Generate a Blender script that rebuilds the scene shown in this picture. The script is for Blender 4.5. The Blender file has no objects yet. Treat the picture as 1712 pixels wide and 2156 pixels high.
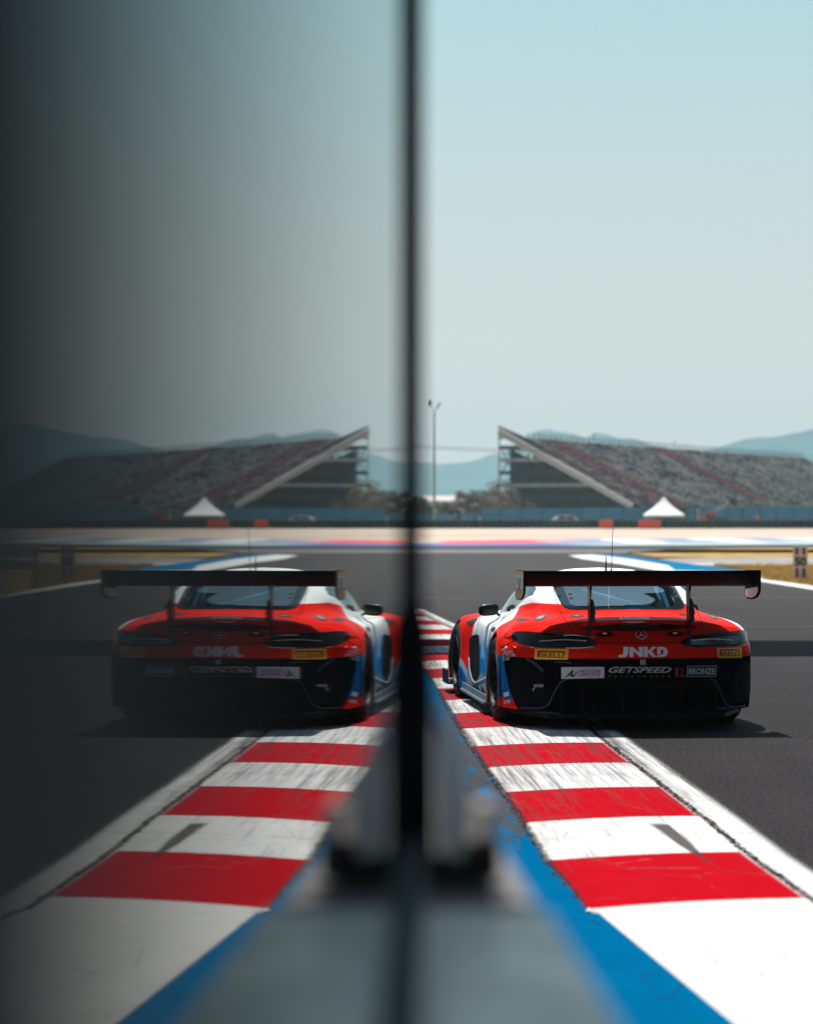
import bpy, bmesh, math, random
import numpy as np
from mathutils import Vector, Matrix
from mathutils.bvhtree import BVHTree
R = math.radians
random.seed(7)
rng = np.random.default_rng(7)
scene = bpy.context.scene
COL = scene.collection

# ------------------------------------------------------------------ camera
CAMH = 1.72
FPX, CX, HY = 5100.0, 856.0, 1080.0          # focal length in photo units (1712 x 2156), principal x, horizon y
cam_d = bpy.data.cameras.new('camera'); cam = bpy.data.objects.new('camera', cam_d); COL.objects.link(cam)
cam_d.sensor_fit = 'VERTICAL'; cam_d.sensor_height = 36.0; cam_d.lens = 36.0 * FPX / 2156.0
cam.location = (0, 0, CAMH)
cam.rotation_euler = (R(90) + math.atan((HY - 1078) / FPX), 0, 0)
cam_d.clip_start = 0.01; cam_d.clip_end = 20000
cam_d.dof.use_dof = True; cam_d.dof.focus_distance = 19.2; 
cam_d.dof.aperture_fstop = (cam_d.lens / 1000) / 0.038
scene.camera = cam

# ------------------------------------------------------------------ sky, sun, exposure
SUN = Vector((-0.17, 0.30, 1.10)).normalized()
world = bpy.data.worlds.new('World'); scene.world = world; world.use_nodes = True
wn = world.node_tree; bg = wn.nodes['Background']
sky = wn.nodes.new('ShaderNodeTexSky'); sky.sky_type = 'NISHITA'; sky.sun_disc = False
sky.sun_elevation = math.asin(SUN.z); sky.sun_rotation = math.atan2(SUN.x, SUN.y)
sky.air_density = 1.3; sky.dust_density = 0.6; sky.ozone_density = 1.6; sky.altitude = 50
def wmath(op, a, b=None, clamp=False):
    m_ = wn.nodes.new('ShaderNodeMath'); m_.operation = op; m_.use_clamp = clamp
    for i_, v_ in enumerate((a, b)):
        if v_ is None: continue
        if isinstance(v_, (int, float)): m_.inputs[i_].default_value = v_
        else: wn.links.new(v_, m_.inputs[i_])
    return m_.outputs[0]
def wmix(f, a, b, mode='MIX'):
    m_ = wn.nodes.new('ShaderNodeMix'); m_.data_type = 'RGBA'; m_.blend_type = mode
    for i_, v_ in ((0, f), (6, a), (7, b)):
        if isinstance(v_, (int, float, tuple)): m_.inputs[i_].default_value = v_
        else: wn.links.new(v_, m_.inputs[i_])
    return m_.outputs[2]
wc_ = wn.nodes.new('ShaderNodeTexCoord'); ws_ = wn.nodes.new('ShaderNodeSeparateXYZ'); wn.links.new(wc_.outputs['Generated'], ws_.inputs[0])
el = wmath('MAXIMUM', ws_.outputs[2], 0.0)
tinted = wmix(1.0, sky.outputs[0], (0.85, 0.96, 0.84, 1), 'MULTIPLY')
# summer haze: a pale veil that thins out with height
band = wn.nodes.new('ShaderNodeValToRGB'); wn.links.new(wmath('MULTIPLY', el, 3.0, True), band.inputs[0])
cr_ = band.color_ramp; cr_.elements[0].position = 0.0; cr_.elements[0].color = (10.94, 11.15, 11.29, 1)
cr_.elements[1].position = 0.62; cr_.elements[1].color = (7.15, 10.72, 11.09, 1)
for (p_, c_) in ((.12, (9.68, 9.82, 9.89)), (.26, (9.01, 9.29, 9.35)), (.42, (8.44, 9.59, 9.75))):
    e_ = cr_.elements.new(p_); e_.color = c_ + (1,)
veil = wmath('POWER', 2.718, wmath('MULTIPLY', el, -3.2))
sd_ = Vector((SUN.x, SUN.y, 0)).normalized()
fwd = wmath('ADD', wmath('MULTIPLY', ws_.outputs[0], sd_.x), wmath('MULTIPLY', ws_.outputs[1], sd_.y))    # haze glows toward the sun's side
veil = wmath('MULTIPLY', veil, wmath('MULTIPLY', wmath('ADD', fwd, .62, True), .95))
final = wmix(veil, tinted, band.outputs[0])
wn.links.new(final, bg.inputs[0])
bg.inputs[1].default_value = 0.072
sun_d = bpy.data.lights.new('sun', 'SUN'); sun_d.energy = 4.8; sun_d.angle = R(0.5); sun_d.color = (1.0, 0.955, 0.89)
sun_o = bpy.data.objects.new('sun', sun_d); COL.objects.link(sun_o)
sun_o.rotation_euler = SUN.to_track_quat('Z', 'Y').to_euler()
vs = scene.view_settings; vs.view_transform = 'Standard'; vs.look = 'None'; vs.exposure = 0.34; vs.gamma = 1.0
scene.cycles.max_bounces = 12; scene.cycles.transparent_max_bounces = 16
scene.cycles.use_denoising = True

# ------------------------------------------------------------------ helpers
def W(px, py, Y):
    "the world point seen at photo position px, py at distance Y"
    return Vector(((px - CX) / FPX * Y, Y, CAMH - (py - HY) / FPX * Y))
def G(px, py, z=0.0):
    "the ground point at photo position px, py"
    Y = (CAMH - z) * FPX / (py - HY)
    return Vector(((px - CX) / FPX * Y, Y, z))

def tag(o, label=None, cat=None, group=None, kind=None):
    if label: o['label'] = label
    if cat: o['category'] = cat
    if group: o['group'] = group
    if kind: o['kind'] = kind
    return o
def empty(name, loc=(0, 0, 0), rz=0.0):
    o = bpy.data.objects.new(name, None); COL.objects.link(o); o.location = loc; o.rotation_euler = (0, 0, rz)
    o.empty_display_size = 0.2
    return o
def mesh_obj(name, verts, faces, mat=None, parent=None, smooth=False, mats=None, mi=None):
    me = bpy.data.meshes.new(name); me.from_pydata([tuple(v) for v in verts], [], [tuple(f) for f in faces]); me.update()
    if mats:
        for m in mats: me.materials.append(m)
        if mi is not None: me.polygons.foreach_set('material_index', np.asarray(mi, dtype=np.int32))
    elif mat: me.materials.append(mat)
    if smooth: me.polygons.foreach_set('use_smooth', np.ones(len(me.polygons), dtype=bool))
    o = bpy.data.objects.new(name, me); COL.objects.link(o)
    if parent: o.parent = parent
    return o

class MB:
    "collects shapes, then builds ONE mesh"
    def __init__(s): s.v = []; s.f = []
    def add(s, vs, fs):
        n = len(s.v); s.v += [Vector(v) for v in vs]; s.f += [tuple(i + n for i in f) for f in fs]; return s
    def box(s, c, d, rz=0.0, bev=0.0, M=None):
        hx, hy, hz = d[0] / 2, d[1] / 2, d[2] / 2
        b = min(bev, hx * .9, hy * .9, hz * .9)
        if b <= 0:
            vs = [(x * hx, y * hy, z * hz) for z in (-1, 1) for y in (-1, 1) for x in (-1, 1)]
            fs = [(0, 2, 3, 1), (4, 5, 7, 6), (0, 1, 5, 4), (2, 6, 7, 3), (0, 4, 6, 2), (1, 3, 7, 5)]
        else:
            bm = bmesh.new(); bmesh.ops.create_cube(bm, size=1.0)
            for v in bm.verts: v.co = Vector((v.co.x * d[0], v.co.y * d[1], v.co.z * d[2]))
            bmesh.ops.bevel(bm, geom=list(bm.edges), offset=b, segments=2, affect='EDGES', profile=.6)
            bm.verts.index_update()
            vs = [v.co.copy() for v in bm.verts]; fs = [[v.index for v in f.verts] for f in bm.faces]; bm.free()
        Mx = Matrix.Translation(Vector(c)) @ (M if M is not None else Matrix.Rotation(rz, 4, 'Z'))
        return s.add([Mx @ Vector(v) for v in vs], fs)
    def bar(s, p, q, w, h, bev=0.0):
        p = Vector(p); q = Vector(q); d = q - p
        M = d.to_track_quat('Y', 'Z').to_matrix().to_4x4()
        return s.box((p + q) / 2, (w, d.length, h), bev=bev, M=M)
    def tube(s, pts, r, n=10, cap=True):
        pts = [Vector(p) for p in pts]; rr = r if hasattr(r, '__len__') else [r] * len(pts)
        rings = []; up = Vector((0, 0, 1))
        for i, p in enumerate(pts):
            d = (pts[min(i + 1, len(pts) - 1)] - pts[max(i - 1, 0)])
            if d.length < 1e-9: d = Vector((0, 0, 1))
            d.normalize(); a = d.cross(up)
            if a.length < 1e-3: a = d.cross(Vector((1, 0, 0)))
            a.normalize(); b = a.cross(d)
            rings.append([p + (a * math.cos(t) + b * math.sin(t)) * rr[i] for t in [2 * math.pi * k / n for k in range(n)]])
        vs = [v for rg in rings for v in rg]; fs = []
        for i in range(len(rings) - 1):
            for k in range(n):
                fs.append((i * n + k, i * n + (k + 1) % n, (i + 1) * n + (k + 1) % n, (i + 1) * n + k))
        if cap:
            fs.append(tuple(range(n))[::-1]); fs.append(tuple((len(rings) - 1) * n + k for k in range(n)))
        return s.add(vs, fs)
    def lathe(s, prof, M=Matrix(), n=32, close=False):
        "prof: (radius, height) pairs turned about Z"
        vs = []; fs = []
        for (r, h) in prof:
            for k in range(n):
                t = 2 * math.pi * k / n; vs.append(M @ Vector((r * math.cos(t), r * math.sin(t), h)))
        m = len(prof)
        for i in range(m - (0 if close else 1)):
            i2 = (i + 1) % m
            for k in range(n):
                fs.append((i * n + k, i * n + (k + 1) % n, i2 * n + (k + 1) % n, i2 * n + k))
        return s.add(vs, fs)
    def prism(s, poly, t, M=Matrix()):
        "poly: 2-D outline in XY, thickness t along Z (centred)"
        n = len(poly)
        vs = [M @ Vector((x, y, -t / 2)) for x, y in poly] + [M @ Vector((x, y, t / 2)) for x, y in poly]
        fs = [tuple(range(n))[::-1], tuple(range(n, 2 * n))] + [(k, (k + 1) % n, n + (k + 1) % n, n + k) for k in range(n)]
        return s.add(vs, fs)
    def build(s, name, mat, parent=None, smooth=False, auto=False):
        o = mesh_obj(name, s.v, s.f, mat, parent, smooth)
        if auto: autosmooth(o)
        return o
def autosmooth(o, ang=38):
    me = o.data; bm = bmesh.new(); bm.from_mesh(me)
    bmesh.ops.recalc_face_normals(bm, faces=bm.faces)
    for f in bm.faces: f.smooth = True
    for e in bm.edges:
        if len(e.link_faces) == 2 and e.calc_face_angle(0) > R(ang): e.smooth = False
    bm.to_mesh(me); bm.free()

# ------------------------------------------------------------------ shader helper
class NT:
    def __init__(s, name):
        s.m = bpy.data.materials.new(name); s.m.use_nodes = True; s.t = s.m.node_tree; s.N = s.t.nodes; s.L = s.t.links
        s.bsdf = s.N['Principled BSDF']; s.out = s.N['Material Output']
    def _in(s, sock, v):
        if v is None: return
        if isinstance(v, (int, float)): sock.default_value = v
        elif isinstance(v, tuple):
            if sock.type == 'RGBA' and len(v) == 3: v = v + (1,)
            sock.default_value = v
        else: s.L.new(v, sock)
    def math(s, op, a, b=None, c=None, clamp=False):
        n = s.N.new('ShaderNodeMath'); n.operation = op; n.use_clamp = clamp
        s._in(n.inputs[0], a); s._in(n.inputs[1], b); s._in(n.inputs[2], c); return n.outputs[0]
    def mix(s, f, a, b, mode='MIX'):
        n = s.N.new('ShaderNodeMix'); n.data_type = 'RGBA'; n.blend_type = mode; n.clamp_factor = True
        s._in(n.inputs[0], f); s._in(n.inputs[6], a); s._in(n.inputs[7], b); return n.outputs[2]
    def noise(s, vec, scale, detail=3, rough=.55, dist=0.0, out=0):
        n = s.N.new('ShaderNodeTexNoise'); n.inputs['Scale'].default_value = scale; n.inputs['Detail'].default_value = detail
        n.inputs['Roughness'].default_value = rough; n.inputs['Distortion'].default_value = dist
        if vec is not None: s.L.new(vec, n.inputs['Vector'])
        return n.outputs[out]
    def voro(s, vec, scale, out=0, feat='F1'):
        n = s.N.new('ShaderNodeTexVoronoi'); n.feature = feat; n.inputs['Scale'].default_value = scale
        if vec is not None: s.L.new(vec, n.inputs['Vector'])
        return n.outputs[out]
    def ramp(s, v, lo, hi, a=0.0, b=1.0):
        n = s.N.new('ShaderNodeMapRange'); n.interpolation_type = 'SMOOTHSTEP'
        s._in(n.inputs[0], v); n.inputs[1].default_value = lo; n.inputs[2].default_value = hi
        n.inputs[3].default_value = a; n.inputs[4].default_value = b; return n.outputs[0]
    def coord(s, kind='Object'):
        return s.N.new('ShaderNodeTexCoord').outputs[kind]
    def uv(s): return s.N.new('ShaderNodeUVMap').outputs[0]
    def sep(s, v):
        n = s.N.new('ShaderNodeSeparateXYZ'); s.L.new(v, n.inputs[0]); return n.outputs
    def comb(s, x, y, z=0.0):
        n = s.N.new('ShaderNodeCombineXYZ'); s._in(n.inputs[0], x); s._in(n.inputs[1], y); s._in(n.inputs[2], z); return n.outputs[0]
    def mapv(s, v, scale=(1, 1, 1), loc=(0, 0, 0), rot=(0, 0, 0)):
        n = s.N.new('ShaderNodeMapping'); s.L.new(v, n.inputs[0]); n.inputs['Scale'].default_value = scale
        n.inputs['Location'].default_value = loc; n.inputs['Rotation'].default_value = rot; return n.outputs[0]
    def bump(s, h, strength=.3, dist=.01):
        n = s.N.new('ShaderNodeBump'); n.inputs['Strength'].default_value = strength; n.inputs['Distance'].default_value = dist
        s.L.new(h, n.inputs['Height']); s.L.new(n.outputs[0], s.bsdf.inputs['Normal']); return n.outputs[0]
    def set(s, color=None, rough=None, metal=None, spec=None, coat=None, ior=None, coatr=None):
        I = s.bsdf.inputs
        s._in(I['Base Color'], color); s._in(I['Roughness'], rough); s._in(I['Metallic'], metal)
        s._in(I['Specular IOR Level'], spec); s._in(I['Coat Weight'], coat); s._in(I['IOR'], ior); s._in(I['Coat Roughness'], coatr)
        return s.m
def var_mat(name, c, rough=.5, metal=0.0, spec=.5, coat=0.0, amp=.18, scale=6.0, bump=0.0, bscale=60.0, rvar=.1):
    "a plain material whose colour and gloss vary a little over the surface"
    n = NT(name); co = n.coord()
    f = n.noise(co, scale, 4, .6)
    lo = tuple(x * (1 - amp) for x in c); hi = tuple(min(1, x * (1 + amp)) for x in c)
    n.set(n.mix(f, lo, hi), n.ramp(n.noise(co, scale * 1.7, 3), .3, .7, max(0.02, rough - rvar), min(1, rough + rvar)), metal, spec, coat, coatr=.03)
    if bump: n.bump(n.noise(co, bscale, 3), bump, .004)
    return n.m
def glass_mat(name, tintc=(.55, .7, .72), f0=1.5, rough=.02, extra=0.0):
    n = NT(name); N = n.N
    tr = N.new('ShaderNodeBsdfTransparent'); tr.inputs[0].default_value = tintc + (1,)
    gl = N.new('ShaderNodeBsdfGlossy'); gl.inputs['Roughness'].default_value = rough
    gl.inputs['Color'].default_value = (.9, .97, 1, 1)
    fr = N.new('ShaderNodeFresnel'); fr.inputs[0].default_value = f0
    g = n.math('ADD', fr.outputs[0], extra, clamp=True)
    mx = N.new('ShaderNodeMixShader'); n.L.new(g, mx.inputs[0]); n.L.new(tr.outputs[0], mx.inputs[1]); n.L.new(gl.outputs[0], mx.inputs[2])
    n.L.new(mx.outputs[0], n.out.inputs[0]); return n.m
def flat_mat(name, c, rough=.5, spec=.5, metal=0.0, coat=0.0):
    n = NT(name); return n.set(c, rough, metal, spec, coat)
def emit_mat(name, c, e):
    n = NT(name); n.set(c, .3); n.bsdf.inputs['Emission Color'].default_value = c + (1,); n.bsdf.inputs['Emission Strength'].default_value = e
    return n.m

def sheet(name, outline, z, mat, kind='structure', uvf=None):
    "a flat ground sheet given by its outline (list of x, y)"
    o = mesh_obj(name, [(x, y, z) for x, y in outline], [tuple(range(len(outline)))], mat)
    if o.data.polygons[0].normal.z < 0: o.data.flip_normals()
    tag(o, kind=kind); return o
# ================================================================== THE GROUND
def catmull(xs, ys, x):
    return np.interp(x, xs, ys)
LY = [-4, 4.0, 8.15, 10.38, 10.40, 12.08, 13.56, 14.94, 17.9, 22.2, 28, 35, 45, 60]
LX = [2.6, 1.62, 1.093, .822, .786, .687, .643, .589, .47, .34, .13, -.28, -1.1, -3.0]
def kerbL(y): return float(np.interp(y, LY, LX))

# asphalt -----------------------------------------------------------
n = NT('asphalt'); co = n.coord()
fine = n.noise(co, 220, 2, .7); mid = n.noise(co, 26, 4, .65); big = n.noise(co, .5, 4, .6)
stone = n.voro(co, 150); streak = n.noise(n.mapv(co, (1.6, .05, 1), rot=(0, 0, R(-4))), 1.6, 4, .6)
base = n.mix(n.ramp(fine, .40, .62), (.006, .0055, .0056), (.038, .034, .0345))
grain = n.noise(co, 75, 3, .8)
base = n.mix(n.ramp(grain, .52, .70, 0, .75), base, (.095, .084, .087))
base = n.mix(n.ramp(grain, .30, .46, .8, 0), base, (.008, .006, .008))
base = n.mix(n.ramp(mid, .35, .7, 0, .5), base, (.032, .028, .032))
base = n.mix(n.ramp(streak, .45, .72, 0, .55), base, (.020, .017, .020))
base = n.mix(n.ramp(stone, .0, .16, .55, 0), base, (.12, .11, .12))
base = n.mix(n.ramp(big, .4, .7, 0, .35), base, (.05, .044, .05))
yy = n.sep(co)[1]
sk2 = n.noise(n.mapv(co, (.05, .7, 1), rot=(0, 0, R(-52))), 1.3, 5, .7, .4); sk3 = n.noise(n.mapv(co, (.9, .05, 1), rot=(0, 0, R(18))), 1.0, 4, .7)
base = n.mix(n.math('MULTIPLY', n.ramp(yy, 13, 75, 0, .85), n.ramp(sk3, .25, .65, .65, 1)), base, (.084, .079, .080))  # grazing-angle brightening of the far track put into the colour
base = n.mix(n.math('MULTIPLY', n.ramp(yy, 26, 40), n.ramp(sk2, .50, .66, 0, .6)), base, (.050, .046, .048))
base = n.mix(n.math('MULTIPLY', n.ramp(yy, 26, 40), n.ramp(sk2, .34, .44, .45, 0)), base, (.13, .12, .125))
coarse = n.noise(n.mapv(co, (1, .45, 1)), 42, 3, .9)
base = n.mix(n.ramp(coarse, .50, .62, 0, .5), base, (.085, .078, .078))
base = n.mix(n.ramp(coarse, .36, .48, .65, 0), base, (.006, .005, .006))
n.set(base, n.ramp(mid, .3, .7, .7, .9), spec=.05)
n.bump(n.math('ADD', fine, n.math('MULTIPLY', stone, .8)), .55, .004)
ASPHALT = n.m
sheet('track', [(-60, -30), (90, -30), (140, 150), (-60, 150)], 0.0, ASPHALT)
# the land under everything, to the horizon
n = NT('land'); co = n.coord()
n.set(n.mix(n.ramp(n.noise(co, .02, 5), .35, .65), (.10, .115, .05), (.24, .20, .10)), .95)
sheet('ground', [(-5200, -1500), (5200, -1500), (5200, 4600), (-5200, 4600)], -0.05, n.m)

# far skid marks (dark arcs across the corner)
n = NT('rubbered_asphalt'); co = n.coord('Generated')
v = n.sep(co); s1 = n.noise(n.mapv(co, (40, 1.2, 1)), 1.4, 3)
n.set(n.mix(n.ramp(s1, .42, .62), (.033, .029, .033), (.075, .067, .073)), .7)
RUB = n.m

# painted run-off left of the kerb ---------------------------------
n = NT('blue_paint'); co = n.coord(); sp = n.sep(co)
w1 = n.noise(n.mapv(co, (9, 1.1, 1)), 1.5, 6, .7, .6); w2 = n.noise(co, 34, 4, .7)
dist = n.ramp(sp[1], 10.8, 14.5, -.19, .115); far = n.ramp(sp[1], 18.5, 23, 0, -.17)
wear = n.ramp(n.math('ADD', n.math('ADD', w1, n.math('MULTIPLY', n.math('SUBTRACT', w2, .5), .3)), n.math('ADD', dist, far)), .50, .56)
blue = n.mix(n.noise(co, 3.0, 4), (.0, .080, .205), (.0, .125, .275))
blue = n.mix(n.ramp(w2, .5, .8, 0, .35), blue, (.01, .07, .20))
cr = n.voro(n.mapv(co, (3.2, 1.1, 1)), 1.2, 0, 'DISTANCE_TO_EDGE')
crm = n.math('MULTIPLY', n.ramp(cr, .0, .012, 1, 0), n.ramp(n.noise(co, 1.3, 3), .5, .62))
c = n.mix(wear, blue, n.mix(w2, (.028, .035, .05), (.085, .09, .10)))
c = n.mix(crm, c, (.012, .014, .02))
n.set(c, n.ramp(w2, .3, .7, .7, .85), spec=.0); n.bump(n.math('SUBTRACT', w2, n.math('MULTIPLY', crm, 3.0)), .35, .004)
ys = list(np.arange(-4, 46, .5))
outl = [(kerbL(y) + .10, y) for y in ys] + [(-7, ys[-1]), (-7, -4)]
sheet('painted_runoff', outl, 0.004, n.m)

# kerb + white edge line ------------------------------------------
def ribbon(name, y0, y1, dy, us, zf, mat, jitter=None, vf=None, kind='structure'):
    ys = np.arange(y0, y1 + 1e-6, dy); vs = []; uv = []; fs = []
    for i, y in enumerate(ys):
        for k, u in enumerate(us):
            uu = u + (jitter(y, k) if jitter else 0)
            vs.append((kerbL(y) + uu, y, zf(u, y))); uv.append((uu, y))
    m = len(us)
    for i in range(len(ys) - 1):
        for k in range(m - 1): fs.append((i * m + k, i * m + k + 1, (i + 1) * m + k + 1, (i + 1) * m + k))
    o = mesh_obj(name, vs, fs, mat, smooth=True); l = o.data.uv_layers.new(name='UVMap')
    for lp in o.data.loops: l.data[lp.index].uv = uv[lp.vertex_index]
    return tag(o, kind=kind)
V0 = 10.44; ST = 1.452
n = NT('kerb_paint'); uv = n.uv(); s = n.sep(uv); u, v = s[0], s[1]
vec = n.comb(u, v)
jag = n.math('MULTIPLY', n.math('SUBTRACT', n.noise(vec, 22, 3), .5), .030)
vt = n.math('ADD', n.math('SUBTRACT', v, n.math('MULTIPLY', u, .30)), jag)       # slanted stripe coordinate
ph = n.math('DIVIDE', n.math('SUBTRACT', vt, V0), ST)
fr = n.math('FRACT', n.math('MULTIPLY', ph, .5))
isred = n.math('MULTIPLY', n.math('LESS_THAN', fr, .5), n.math('GREATER_THAN', ph, 0.0))
isred = n.math('MULTIPLY', isred, n.ramp(u, .975, 1.02, 1, .0))
nf = n.noise(vec, 5, 5, .65); ng = n.noise(vec, 60, 4, .7)
red = n.mix(nf, (.33, .004, .009), (.47, .006, .015)); white = n.mix(nf, (.50, .49, .485), (.68, .67, .66))
c = n.mix(isred, white, red)
# joints between the cast blocks (one in the middle of each stripe, one at its end)
fj = n.math('FRACT', n.math('MULTIPLY', ph, 2.0)); jd = n.math('ABSOLUTE', n.math('SUBTRACT', fj, .5))
joint = n.math('MULTIPLY', n.ramp(jd, .488, .499), n.ramp(n.noise(vec, 8, 2), .3, .5))
joint = n.math('MULTIPLY', joint, n.ramp(ph, -.3, .1))
# rubber: streaks along the driving direction, strongest at the outer side and further away
st1 = n.noise(n.comb(n.math('ADD', n.math('MULTIPLY', u, 16), n.math('MULTIPLY', v, .06)), n.math('MULTIPLY', v, .5)), 1.6, 5, .7)
st2 = n.noise(n.comb(n.math('ADD', n.math('MULTIPLY', u, 34), n.math('MULTIPLY', v, .12)), n.math('MULTIPLY', v, .35)), 1.2, 4, .65)
farf = n.ramp(v, 10.8, 16.5, .02, .17); farf2 = n.ramp(v, 10.2, 12, -.22, 0)
side = n.ramp(u, .0, .55, .085, 0)
m1 = n.math('ADD', n.math('ADD', st1, farf), n.math('ADD', farf2, side))
dirt = n.ramp(m1, .58, .92, 0, .62)
m2 = n.math('ADD', st2, n.math('ADD', farf, farf2)); lines = n.ramp(m2, .68, .79, 0, .6)
spk = n.math('MULTIPLY', n.ramp(n.math('ADD', n.noise(vec, 60, 4, .85), n.math('MULTIPLY', farf2, .7)), .55, .66), n.ramp(n.math('ADD', n.noise(vec, 3.0, 3), side), .44, .62))
patch = n.math('MULTIPLY', n.ramp(n.noise(vec, 1.6, 5, .7), .55, .72), n.ramp(v, 12, 15.5, 0, .5))
c = n.mix(dirt, c, (.075, .062, .068)); c = n.mix(lines, c, (.055, .045, .05))
c = n.mix(n.math('MULTIPLY', spk, n.math('SUBTRACT', .8, n.math('MULTIPLY', isred, .6))), c, (.05, .045, .048))
c = n.mix(n.math('MULTIPLY', patch, ng), c, (.12, .10, .11))
c = n.mix(n.math('MULTIPLY', joint, .7), c, (.05, .04, .045))
# a feather-shaped dark mark
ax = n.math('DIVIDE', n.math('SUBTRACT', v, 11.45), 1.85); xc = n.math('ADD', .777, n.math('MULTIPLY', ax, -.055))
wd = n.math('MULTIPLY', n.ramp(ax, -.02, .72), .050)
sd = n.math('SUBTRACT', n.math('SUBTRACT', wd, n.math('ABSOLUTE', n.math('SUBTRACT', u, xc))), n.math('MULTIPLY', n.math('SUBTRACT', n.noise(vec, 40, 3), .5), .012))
dark_mark = n.math('MULTIPLY', n.ramp(n.math('ADD', sd, n.math('MULTIPLY', n.math('SUBTRACT', st2, .5), .06)), -.006, .014), n.math('MULTIPLY', n.ramp(ax, 0.02, .1), n.ramp(ax, .93, 1.0, 1, 0)))
c = n.mix(n.math('MULTIPLY', dark_mark, .9), c, (.05, .04, .044))
# dirt packed along the inner edge
edge = n.math('MULTIPLY', n.ramp(n.math('ADD', u, n.math('MULTIPLY', n.math('SUBTRACT', n.noise(vec, 18, 4, .7), .5), .09)), .004, .030, 1, 0), n.ramp(v, 10.3, 10.9))
c = n.mix(n.math('MULTIPLY', edge, .85), c, (.03, .025, .03))
# rough joint along the outer edge where the kerb meets the line
jl = n.math('ADD', u, n.math('MULTIPLY', n.math('SUBTRACT', n.noise(vec, 12, 4, .75), .5), .075))
jm = n.math('MULTIPLY', n.ramp(jl, 1.002, 1.012), n.ramp(jl, 1.038, 1.052, 1, 0))
jm = n.math('MULTIPLY', jm, n.ramp(n.noise(vec, 26, 3, .7), .30, .38))
jm = n.math('MULTIPLY', jm, n.ramp(v, 9.0, 10.6, .35, .85))
ck = n.voro(n.mapv(vec, (2.2, 1.5, 1)), 1.0, 0, 'DISTANCE_TO_EDGE'); ck = n.math('ADD', ck, n.math('MULTIPLY', n.math('SUBTRACT', n.noise(vec, 9, 4, .7), .5), .05))
ckm = n.math('MULTIPLY', n.ramp(n.math('ABSOLUTE', ck), .0, .010, 1, 0), n.ramp(n.noise(vec, 1.7, 3), .50, .60, 0, .55))
c = n.mix(ckm, c, (.16, .13, .13))
c = n.mix(jm, c, n.mix(ng, (.02, .016, .018), (.10, .05, .05)))
wj = n.math('MULTIPLY', n.math('MULTIPLY', n.ramp(jl, .99, 1.02), n.ramp(v, 12.5, 17.5, 0, .75)), n.ramp(jl, 1.08, 1.13, 1, 0))
c = n.mix(n.math('MULTIPLY', wj, n.ramp(ng, .3, .6)), c, (.06, .05, .055))
# outer edge of the line thins out into the asphalt
ow = n.ramp(n.math('ADD', n.math('ADD', u, n.math('MULTIPLY', n.math('SUBTRACT', n.noise(vec, 110, 3, .8), .5), .20)), n.math('MULTIPLY', v, -.0)), 1.185, 1.235)
n.set(c, n.math('ADD', .45, n.math('MULTIPLY', ng, .3)), spec=.0)
n.bump(n.math('SUBTRACT', n.math('MULTIPLY', ng, .35), n.math('ADD', n.math('MULTIPLY', joint, 1.2), n.math('MULTIPLY', jm, 1.5))), .5, .006)
tb = n.N.new('ShaderNodeBsdfTransparent'); ms = n.N.new('ShaderNodeMixShader')
n.L.new(ow, ms.inputs[0]); n.L.new(n.bsdf.outputs[0], ms.inputs[1]); n.L.new(tb.outputs[0], ms.inputs[2]); n.L.new(ms.outputs[0], n.out.inputs[0])
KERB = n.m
jr = np.random.default_rng(3); JT = jr.normal(0, 1, 4000)
def jitter(y, k):
    if k != 0: return 0
    i = int((y + 5) / .03); return (.6 * JT[i] + 1.2 * JT[(i // 6) * 6] + (1.5 * JT[(i // 24) * 24])) * .0052 if y > 10.4 else 0
def kz(u, y):
    if u <= 0.0005: return .005
    return .014 + .010 * math.sin(min(u, 1.0) * math.pi) if u < 1.0 else .010
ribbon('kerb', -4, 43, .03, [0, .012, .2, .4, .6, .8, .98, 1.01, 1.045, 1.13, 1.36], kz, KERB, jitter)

# white block ahead of the first stripe reaches over the blue by a lip
o = mesh_obj('kerb_lip', [(kerbL(10.5) - .012, 10.40, .012), (kerbL(10.5) + .14, 10.38, .012), (kerbL(10.5) + .14, 10.54, .012), (kerbL(10.5) + .02, 10.53, .012)], [(0, 1, 2, 3)],
             var_mat('kerb_white', (.76, .76, .74), .5)); tag(o, kind='structure')

# the far side of the track ---------------------------------------
WHITE = var_mat('white_road_paint', (.72, .71, .68), .6, amp=.12, scale=3)
PALEBLUE = NT('far_blue_paint'); _co = PALEBLUE.coord()
PALEBLUE = PALEBLUE.set(PALEBLUE.mix(PALEBLUE.noise(_co, .6, 4), (.0, .12, .27), (.0, .18, .36)), .8, spec=.03)
blue_pts = [(1240, 1166.5), (1301, 1169.5), (1373, 1178), (1455, 1188), (1566, 1200.5), (1568, 1203.5), (1493, 1203), (1421, 1201), (1406, 1191), (1337, 1179)]
white_pts = [(1196, 1169.5), (1245, 1168), (1301, 1174), (1337, 1178.5), (1406, 1191), (1421, 1201), (1493, 1203), (1568, 1203.5), (1610, 1221), (1660, 1227), (1712, 1235), (1800, 1249),
             (1900, 1265), (1900, 1275), (1800, 1257), (1712, 1242.5), (1608, 1226), (1560, 1219), (1500, 1213), (1409, 1206), (1301, 1187), (1225, 1177)]
sheet('far_edge_line', [G(*p).xy for p in white_pts], 0.008, WHITE)
sheet('far_blue_kerb', [G(*p).xy for p in blue_pts], 0.012, PALEBLUE)
n = NT('dry_grass'); co = n.coord()
g1 = n.noise(co, .9, 5, .7); g2 = n.noise(co, 9, 4, .8)
c = n.mix(n.ramp(g1, .35, .62), (.30, .21, .06), (.62, .36, .13)); c = n.mix(n.ramp(g2, .4, .7, 0, .5), c, (.13, .125, .04))
n.set(c, .95, spec=.1); n.bump(g2, .8, .05); GRASSM = n.m
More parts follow.
